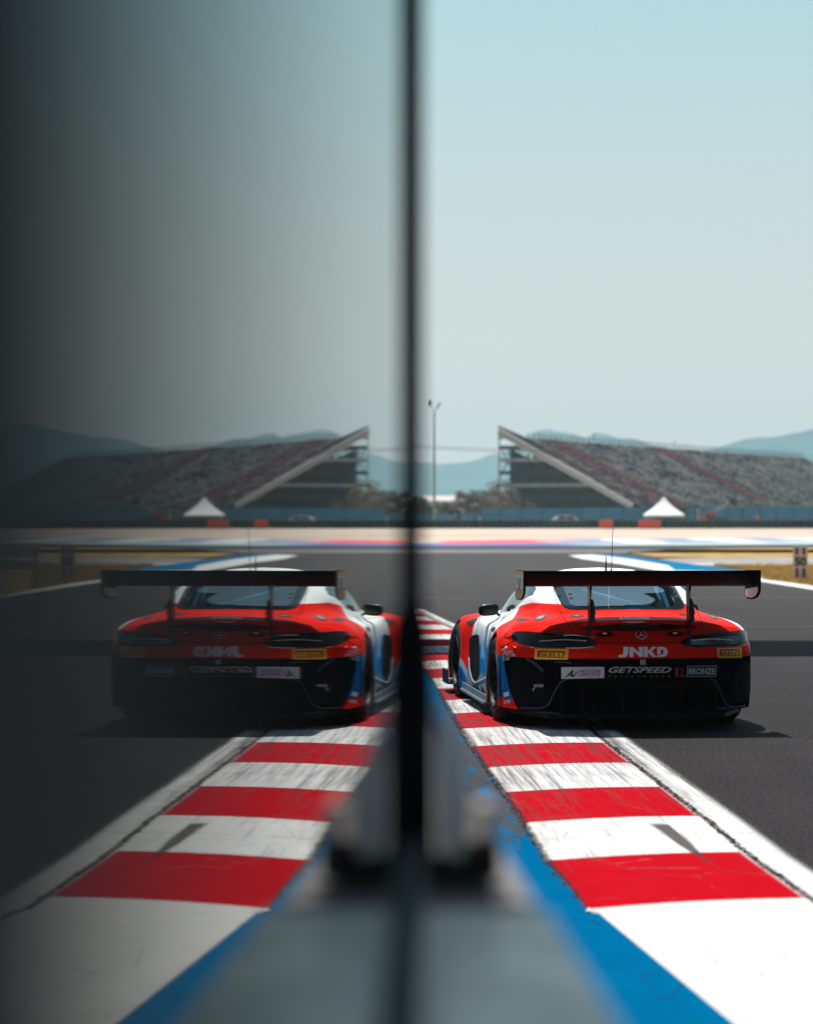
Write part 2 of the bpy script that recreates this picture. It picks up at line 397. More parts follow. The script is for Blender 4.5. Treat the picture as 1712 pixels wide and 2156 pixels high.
gp = [(1480, 1190), (1560, 1199.5), (1568, 1204), (1610, 1220), (1660, 1226.5), (1712, 1234.5), (1800, 1248), (1900, 1264), (2100, 1290), (2800, 1290), (2800, 1190), (1900, 1190)]
o = sheet('infield_grass_base', [G(*p).xy for p in gp], 0.004, GRASSM)
gp2 = [(1315, 1163), (1420, 1156.5), (1560, 1154.5), (1712, 1153), (2600, 1151), (2600, 1173), (1712, 1173), (1500, 1174), (1380, 1172)]
sheet('far_grass_strip', [G(*p).xy for p in gp2], 0.004, GRASSM)
n = NT('service_path_concrete'); co = n.coord()
n.set(n.mix(n.ramp(n.noise(co, .3, 4), .3, .7), (.22, .20, .195), (.33, .30, .28)), .8); PATHM = n.m
sheet('service_path', [G(*p).xy for p in [(1385, 1177), (1500, 1174.5), (1712, 1173.5), (2600, 1173.5), (2600, 1187.5), (1700, 1187.5), (1440, 1186)]], 0.004, PATHM)
n = NT('path_edge_paint'); co = n.coord()
n.set(n.mix(n.ramp(n.noise(co, .35, 3), .46, .5), (.60, .54, .48), (.36, .26, .13)), .8)
sheet('path_edge_line', [G(*p).xy for p in [(1440, 1186.6), (2600, 1188), (2600, 1191), (1480, 1190.6)]], 0.009, n.m)
# tufts of dry grass on the infield: one mass
mb_v, mb_f = [], []
for k in range(5200):
    px = rng.uniform(1500, 1760); py = rng.uniform(1191, 1246)
    lim = np.interp(px, [1480, 1568, 1610, 1712, 1900], [1191, 1205, 1221, 1235, 1263])
    if py > lim - 1.0: continue
    p = G(px, py); hgt = rng.uniform(.04, .15)
    for b in range(4):
        a = rng.uniform(0, 6.28); d = Vector((math.cos(a), math.sin(a), 0)); q = p + d * rng.uniform(0, .08)
        i = len(mb_v); sd_ = d.cross(Vector((0, 0, 1))) * .012; lean = d * rng.uniform(.01, .07)
        mb_v += [q - sd_, q + sd_, q + lean + Vector((0, 0, hgt))]; mb_f.append((i, i + 1, i + 2))
o = mesh_obj('dry_grass', mb_v, mb_f, var_mat('grass_blades', (.50, .33, .11), .9, amp=.5, scale=.8))
tag(o, 'sparse dry yellow grass on the infield beside the marker board', 'grass', kind='stuff')

# the beige run-off and its striped kerb beyond the corner
n = NT('beige_runoff'); co = n.coord()
n.set(n.mix(n.ramp(n.noise(co, .03, 5, .6), .3, .7), (.46, .35, .27), (.58, .46, .38)), .9); BEIGE = n.m
sheet('beige_runoff', [(-80, 143), (3, 143), (30, 168), (160, 190), (160, 330), (-80, 330)], 0.008, BEIGE)
n = NT('far_kerb_paint'); uv = n.uv(); s = n.sep(uv); u, v = s[0], s[1]    # u along in m, v across 0..1
wob = n.noise(n.comb(n.math('MULTIPLY', u, .35), v), 1.0, 4, .7)
ublk = n.math('FRACT', n.math('MULTIPLY', n.math('ADD', u, n.math('MULTIPLY', n.math('SUBTRACT', wob, .5), 3)), .16))
blk = n.ramp(ublk, .42, .46)
right = n.mix(blk, (.66, .66, .67), (.20, .26, .40)); right = n.mix(n.ramp(wob, .5, .62, 0, .7), right, (.62, .56, .58))
redz = n.ramp(u, .8, 2.8); redz = n.math('MULTIPLY', redz, n.ramp(u, 7, 13, 1, 0))
left = n.mix(n.math('MULTIPLY', redz, n.ramp(v, .30, .5)), (.045, .12, .32), (.72, .07, .10))
left = n.mix(n.math('MULTIPLY', n.ramp(v, .55, .7), n.math('SUBTRACT', 1.0, redz)), left, (.66, .54, .44))
c = n.mix(n.ramp(u, 7, 12), left, n.mix(n.ramp(v, .22, .4), (.38, .50, .50), right))
n.set(c, .7); FK = n.m
pts = []; N = 60
for i in range(N + 1):
    x = -6 + 46 * i / N; yc = 122 + 12 * max(0, (x + 2) / 28) ** 1.15
    pts.append((x, yc))
vs = []; fs = []; uvs = []
for i, (x, y) in enumerate(pts):
    wd_ = 22 + 10 * min(1, max(0, x / 10))
    for k, f in enumerate((0, .25, .5, .75, 1)):
        vs.append((x, y + wd_ * f, .012)); uvs.append((x, f))
for i in range(N):
    for k in range(4): fs.append((i * 5 + k, (i + 1) * 5 + k, (i + 1) * 5 + k + 1, i * 5 + k + 1))
o = mesh_obj('far_kerb', vs, fs, FK); l = o.data.uv_layers.new(name='UVMap')
for lp in o.data.loops: l.data[lp.index].uv = uvs[lp.vertex_index]
tag(o, kind='structure')
# paler band of asphalt just this side of it
n = NT('pale_asphalt'); co = n.coord()
n.set(n.mix(n.ramp(n.noise(co, .1, 4), .3, .7), (.12, .11, .115), (.16, .145, .15)), .8)
sheet('pale_asphalt_band', [(-10, 104), (60, 104), (60, 114), (-10, 114)], 0.004, n.m)

# distant hills ----------------------------------------------------
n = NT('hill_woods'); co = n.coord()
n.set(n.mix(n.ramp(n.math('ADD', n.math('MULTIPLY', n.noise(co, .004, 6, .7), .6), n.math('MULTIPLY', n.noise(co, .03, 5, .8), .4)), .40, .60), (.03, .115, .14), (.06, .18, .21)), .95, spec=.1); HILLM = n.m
def hill(name, prof, Y, depth, seed):
    "prof: (px, py) skyline seen from the track; the ridge falls away in front and behind"
    rg = np.random.default_rng(seed); xs = np.arange(prof[0][0], prof[-1][0], 7.0)
    top = np.interp(xs, [p[0] for p in prof], [p[1] for p in prof])
    rough = np.convolve(rg.normal(0, 1, len(xs) + 8), np.ones(5) / 5, 'same')[4:-4] * 1.6
    top = top + rough
    vs = []; fs = []; rows = [(-1, 0), (-.8, .25), (-.55, .5), (-.3, .74), (-.12, .92), (0, 1), (.2, .8), (.6, .35), (1, 0)]
    for x, t in zip(xs, top):
        for (d, hgt) in rows:
            YY = Y + d * depth * .5; X = (x - CX) / FPX * Y
            hz = (CAMH - (t - HY) / FPX * Y)
            hh = hz * hgt * (1 + (.10 * math.sin(x * .03 + d * 7) if 0 < hgt < 1 else 0)) - (.5 if hgt == 0 else 0)
            vs.append((X, YY, hh))
    m = len(rows)
    for i in range(len(xs) - 1):
        for k in range(m - 1): fs.append((i * m + k, (i + 1) * m + k, (i + 1) * m + k + 1, i * m + k + 1))
    o = mesh_obj(name, vs, fs, HILLM, smooth=True); tag(o, kind='structure'); return o
hill('hills', [(500, 1075), (700, 1010), (800, 985), (870, 972), (905, 978), (925, 982), (945, 976), (985, 972), (1010, 967), (1030, 958), (1060, 955), (1090, 931), (1120, 914), (1150, 908), (1185, 909),
      (1215, 915), (1232, 924), (1248, 913), (1262, 911), (1290, 918), (1330, 931), (1400, 955), (1500, 985), (1620, 1000), (1900, 1010), (2400, 1075)], 3600, 1500, 1)
hill('hills', [(1250, 1075), (1400, 985), (1480, 950), (1510, 943), (1550, 931), (1590, 922), (1640, 917), (1690, 908), (1712, 903), (1790, 896), (1880, 905), (2000, 935), (2200, 980), (2600, 1070)], 2900, 1300, 5)

# crumbs of torn rubber and kerb edge along the joint
rg = np.random.default_rng(21); vs = []; fs = []
def crumb(x, y, z, sz):
    i = len(vs); k = rg.uniform(.5, 1.3, 3) * sz; a = rg.uniform(0, 6.28); ca, sa = math.cos(a), math.sin(a)
    for p in ((-1, -1, 0), (1, -.7, 0), (.8, 1, 0), (-.9, .8, 0), (-.4, -.5, 1), (.5, -.3, .8), (.3, .5, 1), (-.5, .4, .7)):
        px_, py_, pz_ = p[0] * k[0], p[1] * k[1], p[2] * k[2] * .7; vs.append((x + px_ * ca - py_ * sa, y + px_ * sa + py_ * ca, z + pz_))
    fs.extend([(i + a_, i + b_, i + c_, i + d_) for a_, b_, c_, d_ in ((3, 2, 1, 0), (4, 5, 6, 7), (0, 1, 5, 4), (1, 2, 6, 5), (2, 3, 7, 6), (3, 0, 4, 7))])
for q in range(900):
    y = 8.2 + 14 * rg.random() ** 1.1; cl_ = math.sin(y * 5.1) + math.sin(y * 13.7 + 1) + math.sin(y * 31 + 2)
    if cl_ < -.4 and rg.random() < .75: continue
    crumb(kerbL(y) + 1.022 + .012 * math.sin(y * 9) + rg.normal(0, .009), y, .010, rg.uniform(.004, .012))
for q in range(650):
    y = 10.5 + 12 * rg.random(); crumb(kerbL(y) - .012 + rg.normal(0, .008), y, .003, rg.uniform(.003, .011))
o = mesh_obj('kerb_crumbs', vs, fs, var_mat('rubber_crumbs', (.022, .016, .018), .9, amp=.5, scale=8)); tag(o, 'dark crumbs of rubber and broken kerb lying along the kerb joints', 'debris', kind='stuff')
# ================================================================== GLASS SCREEN, PIT WALL
MD = 0.0255; MS = 57.0 / FPX                     # the pane's plane: x = -MD + MS * y
MANG = -math.atan(MS)
def PX(y): return -MD + MS * y
Y0, Y1, LED = 0.232, 2.77, 1.31
n = NT('dark_reflective_pane'); co = n.coord()
# smoked glass: a nearly black body under a slightly dusty, slightly wavy mirror-like face
fr_ = n.N.new('ShaderNodeFresnel'); fr_.inputs[0].default_value = 1.52
gl_ = n.N.new('ShaderNodeBsdfGlossy'); gl_.inputs['Roughness'].default_value = .017; gl_.inputs['Color'].default_value = (.755, .78, .77, 1)
n.set((.009, .0095, .009), .9, 0.0, .0)
mx_ = n.N.new('ShaderNodeMixShader'); n.L.new(fr_.outputs[0], mx_.inputs[0]); n.L.new(n.bsdf.outputs[0], mx_.inputs[1]); n.L.new(gl_.outputs[0], mx_.inputs[2]); n.L.new(mx_.outputs[0], n.out.inputs[0])
PANE = n.m
BLACK = var_mat('black_rubber', (.018, .021, .022), .8, amp=.3, scale=20, spec=.1)
GASK = var_mat('green_black_seal', (.014, .028, .026), .6, amp=.25, scale=15, spec=.3)
scr = empty('glass_screen', (PX(0), 0, LED), MANG)
tag(scr, 'tall dark reflective glass screen standing on the pit wall in the left foreground', 'glass screen')
def loc_box(name, y0, y1, x0, x1, z0, z1, mat, bev=0.0, parent=scr):
    m = MB(); m.box(((x0 + x1) / 2, (y0 + y1) / 2, (z0 + z1) / 2), (x1 - x0, y1 - y0, z1 - z0), bev=bev)
    o = m.build(name, mat, parent); return o
loc_box('pane', Y0, Y1, -.014, 0, .02, 1.85, PANE)
loc_box('frame_post', -.9, Y0 - .002, -.05, -.0005, .0, 1.9, BLACK)
# the far post: slim above, a wider shoe below
loc_box('frame_post', Y1 + .001, Y1 + .04, -.03, .0140, .0, 1.9, BLACK, .004)
m = MB(); m.prism([(-.03, .0), (.027, .0), (.027, .22), (.023, .275), (.014, .31), (-.03, .31)], .036, Matrix.Translation((0, Y1 + .0215, 0)) @ Matrix.Rotation(R(90), 4, 'X'))
m.build('post_shoe', BLACK, scr)
loc_box('seal', Y0, Y1, .0005, .015, .001, .045, GASK, .004)
# brace plate, bolt and its rubber foot
STEEL = var_mat('brushed_steel', (.70, .80, .84), .5, .0, amp=.12, scale=18)
m = MB(); m.prism([(.029, .004), (.088, .004), (.080, .05), (.050, .135), (.029, .21)], .006, Matrix.Translation((0, Y1 + .07, 0)) @ Matrix.Rotation(R(90), 4, 'X'))
m.build('brace', STEEL, scr)
m = MB(); m.lathe([(0, .0), (.018, .0), (.018, .005), (.014, .008), (.014, .036), (.010, .044), (0, .046)], Matrix.Translation((.083, Y1 - .04, .041)), 20)
m.build('bolt', var_mat('pale_cap', (.5, .43, .42), .45), scr, True)
m = MB(); m.box((.081, Y1 - .035, .0205), (.040, .065, .040), bev=.006); m.box((.052, Y1 - .03, .009), (.078, .12, .016), bev=.003)
m.build('rubber_foot', BLACK, scr)

def wallx(y): return .168 - .0432 * (y - 1.94)
n = NT('wall_concrete'); co = n.coord()
n.set(n.mix(n.ramp(n.noise(co, 3, 5, .65), .3, .7), (.15, .135, .135), (.22, .20, .20)), .8); n.bump(n.noise(co, 40, 4), .3, .004); CONC = n.m
ya, yb = -1.5, 30.0
outl = [(wallx(ya), ya), (wallx(yb), yb), (wallx(yb) - .32, yb), (wallx(ya) - .32, ya)]
m = MB(); vs = [(x, y, -.02) for x, y in outl] + [(x, y, LED - .012) for x, y in outl]
m.add(vs, [(3, 2, 1, 0), (4, 5, 6, 7)] + [(k, (k + 1) % 4, 4 + (k + 1) % 4, 4 + k) for k in range(4)])
pw = m.build('pit_wall', CONC); tag(pw, 'low concrete pit wall with a smooth grey top under the glass screen', 'wall')
yb = 2.50; outl = [(wallx(ya) + .002, ya), (wallx(yb) + .002, yb), (wallx(yb) - .318, yb), (wallx(ya) - .318, ya)]
m = MB(); vs = [(x, y, LED - .012) for x, y in outl] + [(x, y, LED) for x, y in outl]
m.add(vs, [(3, 2, 1, 0), (4, 5, 6, 7)] + [(k, (k + 1) % 4, 4 + (k + 1) % 4, 4 + k) for k in range(4)])
m.build('coping', var_mat('grey_coping', (.96, .82, .70), .34, amp=.10, scale=5, bump=.2), pw)

# ================================================================== BACKGROUND THINGS
# start gantry over the track: only its shadow falls into the picture
DARKM = var_mat('dark_paint', (.03, .035, .04), .5)
GREY = var_mat('grey_steel', (.30, .31, .32), .5, .3)
ga = empty('overhead_gantry', (4, 33.9, 0)); tag(ga, 'steel gantry bridging the track above the picture, casting the shade band across the asphalt', 'gantry')
m = MB(); m.box((0, 0, 11.3), (26, 3.3, 1.3), bev=.05); m.build('bridge', DARKM, ga)
for sx in (-12, 12):
    m = MB(); m.box((sx, 0, 5.32), (.6, 1.2, 10.64), bev=.04); m.build('column', GREY, ga)

# ---- tyre barrier and orange blocks
n = NT('barrier_belts'); co = n.coord(); s = n.sep(co)
wv = n.math('ABSOLUTE', n.math('SINE', n.math('MULTIPLY', s[0], 5.2)))
sec = n.noise(n.comb(n.math('MULTIPLY', s[0], .05), 0.0), 1.0, 2)
n.set(n.mix(n.ramp(sec, .47, .53), n.mix(wv, (.006, .012, .010), (.012, .028, .018)), n.mix(wv, (.012, .03, .02), (.018, .05, .032))), .7)
m = MB()
for k in range(150):
    x = -34 + k * .72
    m.lathe([(0, 0), (.33, 0), (.36, .06), (.36, .2), (.33, .24), (.36, .28), (.36, .42), (.33, .46), (.36, .5), (.36, .64), (.33, .68), (.36, .72), (.36, .92), (.3, .95), (0, .95)], Matrix.Translation((x, 266 + .02 * x, .012)), 10)
o = m.build('tyre_barrier', n.m); tag(o, 'long dark green tyre barrier behind the beige run-off', 'tyre barrier')
ORG = var_mat('orange_plastic', (.62, .075, .015), .5, amp=.12, scale=2)
def block(px0, px1, label):
    a = W(px0, 1100, 262.5); b = W(px1, 1100, 262.5); c = (a + b) / 2
    e = empty('barrier_block', (c.x, c.y, .012)); tag(e, label, 'barrier block', 'orange blocks in front of the tyre barrier')
    w = (b - a).length
    m = MB(); m.box((0, 0, .49), (w, .8, .90), bev=.06)
    for s_ in (-.25, .25): m.box((s_ * w, -.41, .35), (.18 * w, .04, .35), bev=.015)
    m.build('shell', ORG, e)
    m = MB(); m.box((0, 0, .02), (w * .96, .86, .04)); m.build('foot', DARKM, e)
block(1262.5, 1290, 'smaller orange plastic block in front of the tyre barrier, left of the white tent')
block(1345, 1390, 'wider orange plastic block in front of the tyre barrier, just below the white tent')

# ---- blue fence
n = NT('blue_fence_sheet'); co = n.coord(); s = n.sep(co)
pn = n.noise(n.comb(n.math('FLOOR', n.math('MULTIPLY', s[0], .4)), 0.0), 3.7, 1)
n.set(n.mix(n.ramp(pn, .3, .7), (.02, .12, .23), (.03, .17, .28)), .6); BLUEF = n.m
FY = 300
def fence(px0, px1, top_l, top_r, label, step=2.5):
    a = W(px0, 1100, FY); b = W(px1, 1100, FY); e = empty('fence', (a.x, FY, 0)); tag(e, label, 'fence')
    L = b.x - a.x; hl = CAMH - (top_l - HY) / FPX * FY; hr = CAMH - (top_r - HY) / FPX * FY
    m = MB(); m.add([(0, 0, 0), (L, 0, 0), (L, 0, hr), (0, 0, hl), (0, .04, 0), (L, .04, 0), (L, .04, hr), (0, .04, hl)],
                    [(0, 1, 2, 3), (7, 6, 5, 4), (0, 4, 5, 1), (1, 5, 6, 2), (2, 6, 7, 3), (3, 7, 4, 0)])
    m.build('sheet', BLUEF, e)
    k = 0
    while k * step < L:
        hh = hl + (hr - hl) * k * step / L
        m = MB(); m.box((k * step + .03, -.04, hh / 2), (.07, .07, hh + .05)); m.build('post', DARKM, e); k += 1
fence(700, 1010, 1083, 1080, 'lower stretch of blue sheet fence behind the two people in black')
fence(1012, 1376, 1071, 1068, 'blue sheet fence in front of the grandstand, behind the white car')
fence(1445, 1560, 1066, 1069, 'short stretch of blue sheet fence behind the dark loader')
fence(1562, 1900, 1068, 1065, 'blue sheet fence right of the loader, behind the person in orange', 2.1)

# ---- tent
te = empty('tent', (*W(1397, 1085, 286).xy, 0)); tag(te, 'white pagoda tent with a pointed roof in front of the grandstand', 'tent')
n = NT('tent_canvas'); n.set((.86, .87, .88), .8, spec=.2); TENT = n.m
vs = []; fs = []; K = 8
prof = [(2.25, 1.32), (2.27, 1.52), (1.75, 1.86), (1.25, 2.24), (.8, 2.65), (.4, 3.10), (.12, 3.50), (0.03, 3.60)]
for (r, h) in prof:
    for q in range(4):
        a0 = R(45 + 90 * q); a1 = R(45 + 90 * (q + 1))
        for k in range(K):
            t = k / K; sag = -.10 * math.sin(math.pi * t) * (r / 2.25) if h > 1.6 else 0
            p = Vector((math.cos(a0), math.sin(a0))) * (1 - t) + Vector((math.cos(a1), math.sin(a1))) * t
            vs.append((p.x * r * 1.38, p.y * r * 1.38, h + sag))
M4 = 4 * K
for i in range(len(prof) - 1):
    for k in range(M4): fs.append((i * M4 + k, i * M4 + (k + 1) % M4, (i + 1) * M4 + (k + 1) % M4, (i + 1) * M4 + k))
o = mesh_obj('canopy', vs, fs, TENT, te)
for sx in (-1, 1):
    for sy in (-1, 1):
        m = MB(); m.tube([(sx * 2.1, sy * 2.1, 0), (sx * 2.1, sy * 2.1, 1.4)], .05, 8); m.build('leg', GREY, te)

# ---- floodlight mast
p = W(914, 1080, 272); lp = empty('floodlight_mast', (p.x, p.y, 0)); tag(lp, 'tall thin green-grey mast with two floodlights, right of the dark post', 'floodlight mast')
GM = var_mat('mast_paint', (.20, .30, .27), .5)
m = MB(); m.tube([(0, 0, 0), (0, 0, 13.2)], [.16, .10], 12); m.tube([(-.42, 0, 13.75), (0, 0, 13.1), (.36, 0, 13.6)], .05, 8); m.build('pole', GM, lp)
m = MB(); m.box((-.52, 0, 14.05), (.36, .5, .62), bev=.08, M=Matrix.Rotation(R(8), 4, 'Y')); m.build('lamp_head', DARKM, lp)
m = MB(); m.box((.47, 0, 13.75), (.24, .5, .82), bev=.06, M=Matrix.Rotation(R(32), 4, 'Y')); m.build('lamp_head', GM, lp)

# ---- overhead cables
cb = MB()
for (ya_, yb_) in ((934, 944), (939, 949)):
    a = W(700, ya_ - 10, 300); b = W(1300, yb_ + 6, 300); pts = []
    for k in range(13):
        t = k / 12; q = a.lerp(b, t); q.z -= 1.2 * 4 * t * (1 - t) * .35; pts.append(q)
    cb.tube(pts, .035, 5)
o = cb.build('overhead_cable', DARKM); tag(o, 'thin pair of overhead cables crossing behind the floodlight mast', 'cable')

# ---- grandstand
gs = empty('grandstand', (31.3, 336, 0)); tag(gs, 'long open grandstand with grey seats and pink stair aisles', 'grandstand')
Dv = Vector((-.9, .436, 0)); Lv = Vector((.436, .9, 0)); RUN, H0, H1, LEN = 20.4, 2.6, 12.6, 150.0
def SP(s_, d, h): return Lv * s_ + Dv * d + Vector((0, 0, h))
n = NT('grey_seats'); uv = n.uv(); s = n.sep(uv)
cell = n.comb(n.math('FLOOR', n.math('MULTIPLY', s[0], .75)), n.math('FLOOR', n.math('MULTIPLY', s[1], 30)))
cn = n.noise(cell, 7.31, 1, .5); patchy = n.noise(n.comb(n.math('MULTIPLY', s[0], .12), n.math('MULTIPLY', s[1], 2.2)), 2.2, 4, .7)
f = n.math('ADD', n.math('MULTIPLY', cn, .55), n.math('MULTIPLY', patchy, .5))
c = n.mix(n.ramp(f, .42, .60), (.02, .028, .032), (.42, .37, .36)); c = n.mix(n.ramp(patchy, .58, .72, 0, .6), c, (.07, .05, .045))
n.set(c, .8); SEAT = n.m
vs = []; fs = []; uvs = []; NR = 30
for k in range(NR + 1):
    d = RUN * k / NR; h = H0 + (H1 - H0) * k / NR
    for (s_) in (3.0, LEN):
        vs.append(SP(s_, d, h)); uvs.append((s_, k / NR + .001)); vs.append(SP(s_, d, h + (H1 - H0) / NR)); uvs.append((s_, k / NR + .02))
for k in range(NR):
    b = 4 * k; fs.append((b, b + 2, b + 3, b + 1)); fs.append((b + 1, b + 3, b + 6, b + 4))
o = mesh_obj('seating', vs, fs, SEAT, gs); l = o.data.uv_layers.new(name='UVMap')
for lp_ in o.data.loops: l.data[lp_.index].uv = uvs[lp_.vertex_index]
PINK = var_mat('pink_steps', (.36, .13, .16), .7, amp=.45, scale=.5)
for (s0, wdt) in ((6.5, 2.2), (13.5, 2.0), (17.5, 4.6), (61.5, 6.5), (62, 1)):
    if wdt == 1: continue
    m = MB()
    for k in range(NR):
        d0 = RUN * k / NR; h = H0 + (H1 - H0) * (k + 1) / NR
        if s0 == 61.5 and k < 3: continue
        vs = [SP(s0, d0, h + .12), SP(s0 + wdt, d0, h + .12), SP(s0 + wdt, d0 + RUN / NR, h + .12), SP(s0, d0 + RUN / NR, h + .12),
              SP(s0, d0, h - .3), SP(s0 + wdt, d0, h - .3)]
        m.add(vs, [(0, 1, 2, 3), (4, 5, 1, 0)])
    m.build('stair_aisle', PINK, gs)
# white stringer along the near end, dark panel on its upper part
WST = var_mat('white_steel', (.62, .58, .58), .6)
m = MB()
for k in range(34):
    t0, t1 = k / 34, (k + .72) / 34
    a = SP(0, RUN * t0, H0 + .2 + (H1 + .9 - H0) * t0 * 1.0); b = SP(0, RUN * t1, H0 + .2 + (H1 + .9 - H0) * t1)
    m.bar(a, b, .5, .46)
m.bar(SP(0, 0, H0 - .25), SP(0, RUN, H1 + .45), .3, .3)
m.build('stringer', WST, gs)
m = MB(); m.add([SP(.3, RUN * .55, H0 + (H1 - H0) * .55 + .9), SP(.3, RUN, H1 + .1), SP(.3, RUN, H1 + 1.6), SP(.3, RUN * .74, H0 + (H1 - H0) * .74 + 2.0)], [(0, 1, 2, 3)])
m.add([SP(.3, RUN, H1 - .3), SP(6.5, RUN, H1 - .3), SP(9.5, RUN, H1 - .2), SP(.3, RUN, H1 + 1.65)], [(0, 1, 2, 3)])
m.build('side_panel', DARKM, gs)
# understructure: frames and floors, open to the light at the back
DK = var_mat('shaded_frame_steel', (.05, .06, .07), .8)  # darker steel, shade under the stand put into its colour
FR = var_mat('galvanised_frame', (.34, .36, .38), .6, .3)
for k in range(9):
    d = RUN * (k + 1) / 9.0; top = H0 + (H1 - H0) * (k + 1) / 9 - .3
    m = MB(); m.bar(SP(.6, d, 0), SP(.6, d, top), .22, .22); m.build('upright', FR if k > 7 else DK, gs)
for k, h in enumerate((1.9, 3.6, 5.4, 7.2, 9.0, 10.8)):
    d0 = RUN * max(0.0, (h - H0) / (H1 - H0)) + .4
    if d0 < RUN - 1:
        m = MB()
        a, b = SP(.5, d0, h), SP(.5, RUN, h); c2, d2 = SP(12, RUN, h), SP(12, d0, h)
        m.add([a, b, c2, d2, a + Vector((0, 0, .5)), b + Vector((0, 0, .5)), c2 + Vector((0, 0, .5)), d2 + Vector((0, 0, .5))],
              [(3, 2, 1, 0), (4, 5, 6, 7), (0, 1, 5, 4), (1, 2, 6, 5), (2, 3, 7, 6), (3, 0, 4, 7)])
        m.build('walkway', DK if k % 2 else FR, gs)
for k in range(8):
    d0 = RUN * (.18 + .1 * k); h = H0 + (H1 - H0) * (.18 + .1 * k) - .4
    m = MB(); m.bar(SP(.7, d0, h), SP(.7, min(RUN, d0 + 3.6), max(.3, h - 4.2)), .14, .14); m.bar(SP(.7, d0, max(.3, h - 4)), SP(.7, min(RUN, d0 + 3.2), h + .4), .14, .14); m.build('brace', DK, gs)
m = MB(); m.add([SP(13, 0, 0), SP(13, RUN, 0), SP(13, RUN, H1 - .4), SP(13, 0, H0 - .4)], [(0, 1, 2, 3)])  # dark sheets added to stand for shade inside the open frame
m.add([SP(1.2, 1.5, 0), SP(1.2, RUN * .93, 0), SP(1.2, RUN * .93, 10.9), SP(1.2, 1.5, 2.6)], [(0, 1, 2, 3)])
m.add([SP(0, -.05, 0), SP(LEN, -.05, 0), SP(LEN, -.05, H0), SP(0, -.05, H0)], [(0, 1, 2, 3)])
m.build('dark_infill', DK, gs)
# railing along the top
m = MB(); s_ = 11.0
while s_ < LEN:
    hh = .8 + (.8 if int(s_) % 37 == 0 else 0); m.bar(SP(s_, RUN, H1), SP(s_, RUN, H1 + hh), .12, .12); s_ += 2.2
m.bar(SP(11, RUN, H1 + .75), SP(LEN, RUN, H1 + .75), .08, .08); m.bar(SP(11, RUN, H1 + .4), SP(LEN, RUN, H1 + .4), .06, .06)
m.build('railing', DK, gs)

# ---- marker board beside the track
mp = G(1684, 1222); mk = empty('marker_board', (mp.x, mp.y, .004), R(-2)); tag(mk, 'white marker board with dark red bars and black numerals on the dry grass', 'marker board')
SC = mp.y / FPX
wb, hb = 40 * SC / 1.0 * .62, 71 * SC
WB = var_mat('board_white', (.60, .55, .56), .6, amp=.06); RB = var_mat('board_red', (.20, .012, .018), .6); BB = var_mat('board_ink', (.02, .03, .035), .6)
m = MB(); m.box((0, 0, hb / 2), (wb * 1.25, .05, hb), bev=.01); m.build('board', WB, mk)
for sx in (-1, 1):
    for (z0, z1) in ((.02, .36), (.76, .96)):
        m = MB(); m.box((sx * wb * .30, -.030, (z0 + z1) / 2 * hb), (wb * .24, .012, (z1 - z0) * hb), bev=.004); m.build('stripe', RB, mk)

cu = bpy.data.curves.new('numerals', 'FONT'); cu.body = '50'; cu.size = hb * .34; cu.align_x = 'CENTER'; cu.offset = .012; cu.extrude = .004
tmp = bpy.data.objects.new('numerals', cu); COL.objects.link(tmp); bpy.context.view_layer.update(); me_ = bpy.data.meshes.new_from_object(tmp); bpy.data.objects.remove(tmp)
me_.materials.clear(); me_.materials.append(BB); o = bpy.data.objects.new('numerals', me_); COL.objects.link(o); o.parent = mk; o.location = (0, -.031, hb * .44); o.rotation_euler = (R(90), 0, 0)

# ---- guard rail just beyond the right edge (seen in the glass)
rail = empty('guard_rail', (*G(1752, 1214).xy, 0), R(4)); tag(rail, 'pale metal guard rail with orange end post, seen only in the glass at far left', 'guard rail')
prof = [(0, 0), (.03, .03), (.03, .08), (0, .12), (0, .16), (.03, .2), (.03, .25), (0, .28)]
for z in (.18, .52):
    m = MB(); vs = [(0, -q[0], z + q[1]) for q in prof] + [(14, -q[0], z + q[1]) for q in prof]; N_ = len(prof)
    m.add(vs, [(k, k + 1, N_ + k + 1, N_ + k) for k in range(N_ - 1)]); m.build('rail', WST, rail)
for k in range(8):
    m = MB(); m.box((k * 2.0, .05, .42), (.1, .1, .84), bev=.01); m.build('post', FR if k else ORG, rail)

# ---- unseen dark building added behind the camera to block sky light
pb = empty('sky_blocker', (0, -16, 0)); tag(pb, 'added unseen dark building behind the camera, blocking sky light', 'building')
PBM = var_mat('blocker_facade', (.02, .022, .025), .8, spec=.1)
m = MB(); m.box((2, -5, 13), (120, 10, 26)); m.build('wall', PBM, pb)  # body of the added sky blocker
m = MB(); m.box((2, 1.2, 25.4), (122, 3.0, .5)); m.build('roof', PBM, pb)  # top slab of the added sky blocker
for k in range(10):
    m = MB(); m.box((-38 + 8.6 * k, .06, 2.1), (5.2, .12, 4.2), bev=.02); m.build('blocker_door', DARKM, pb)

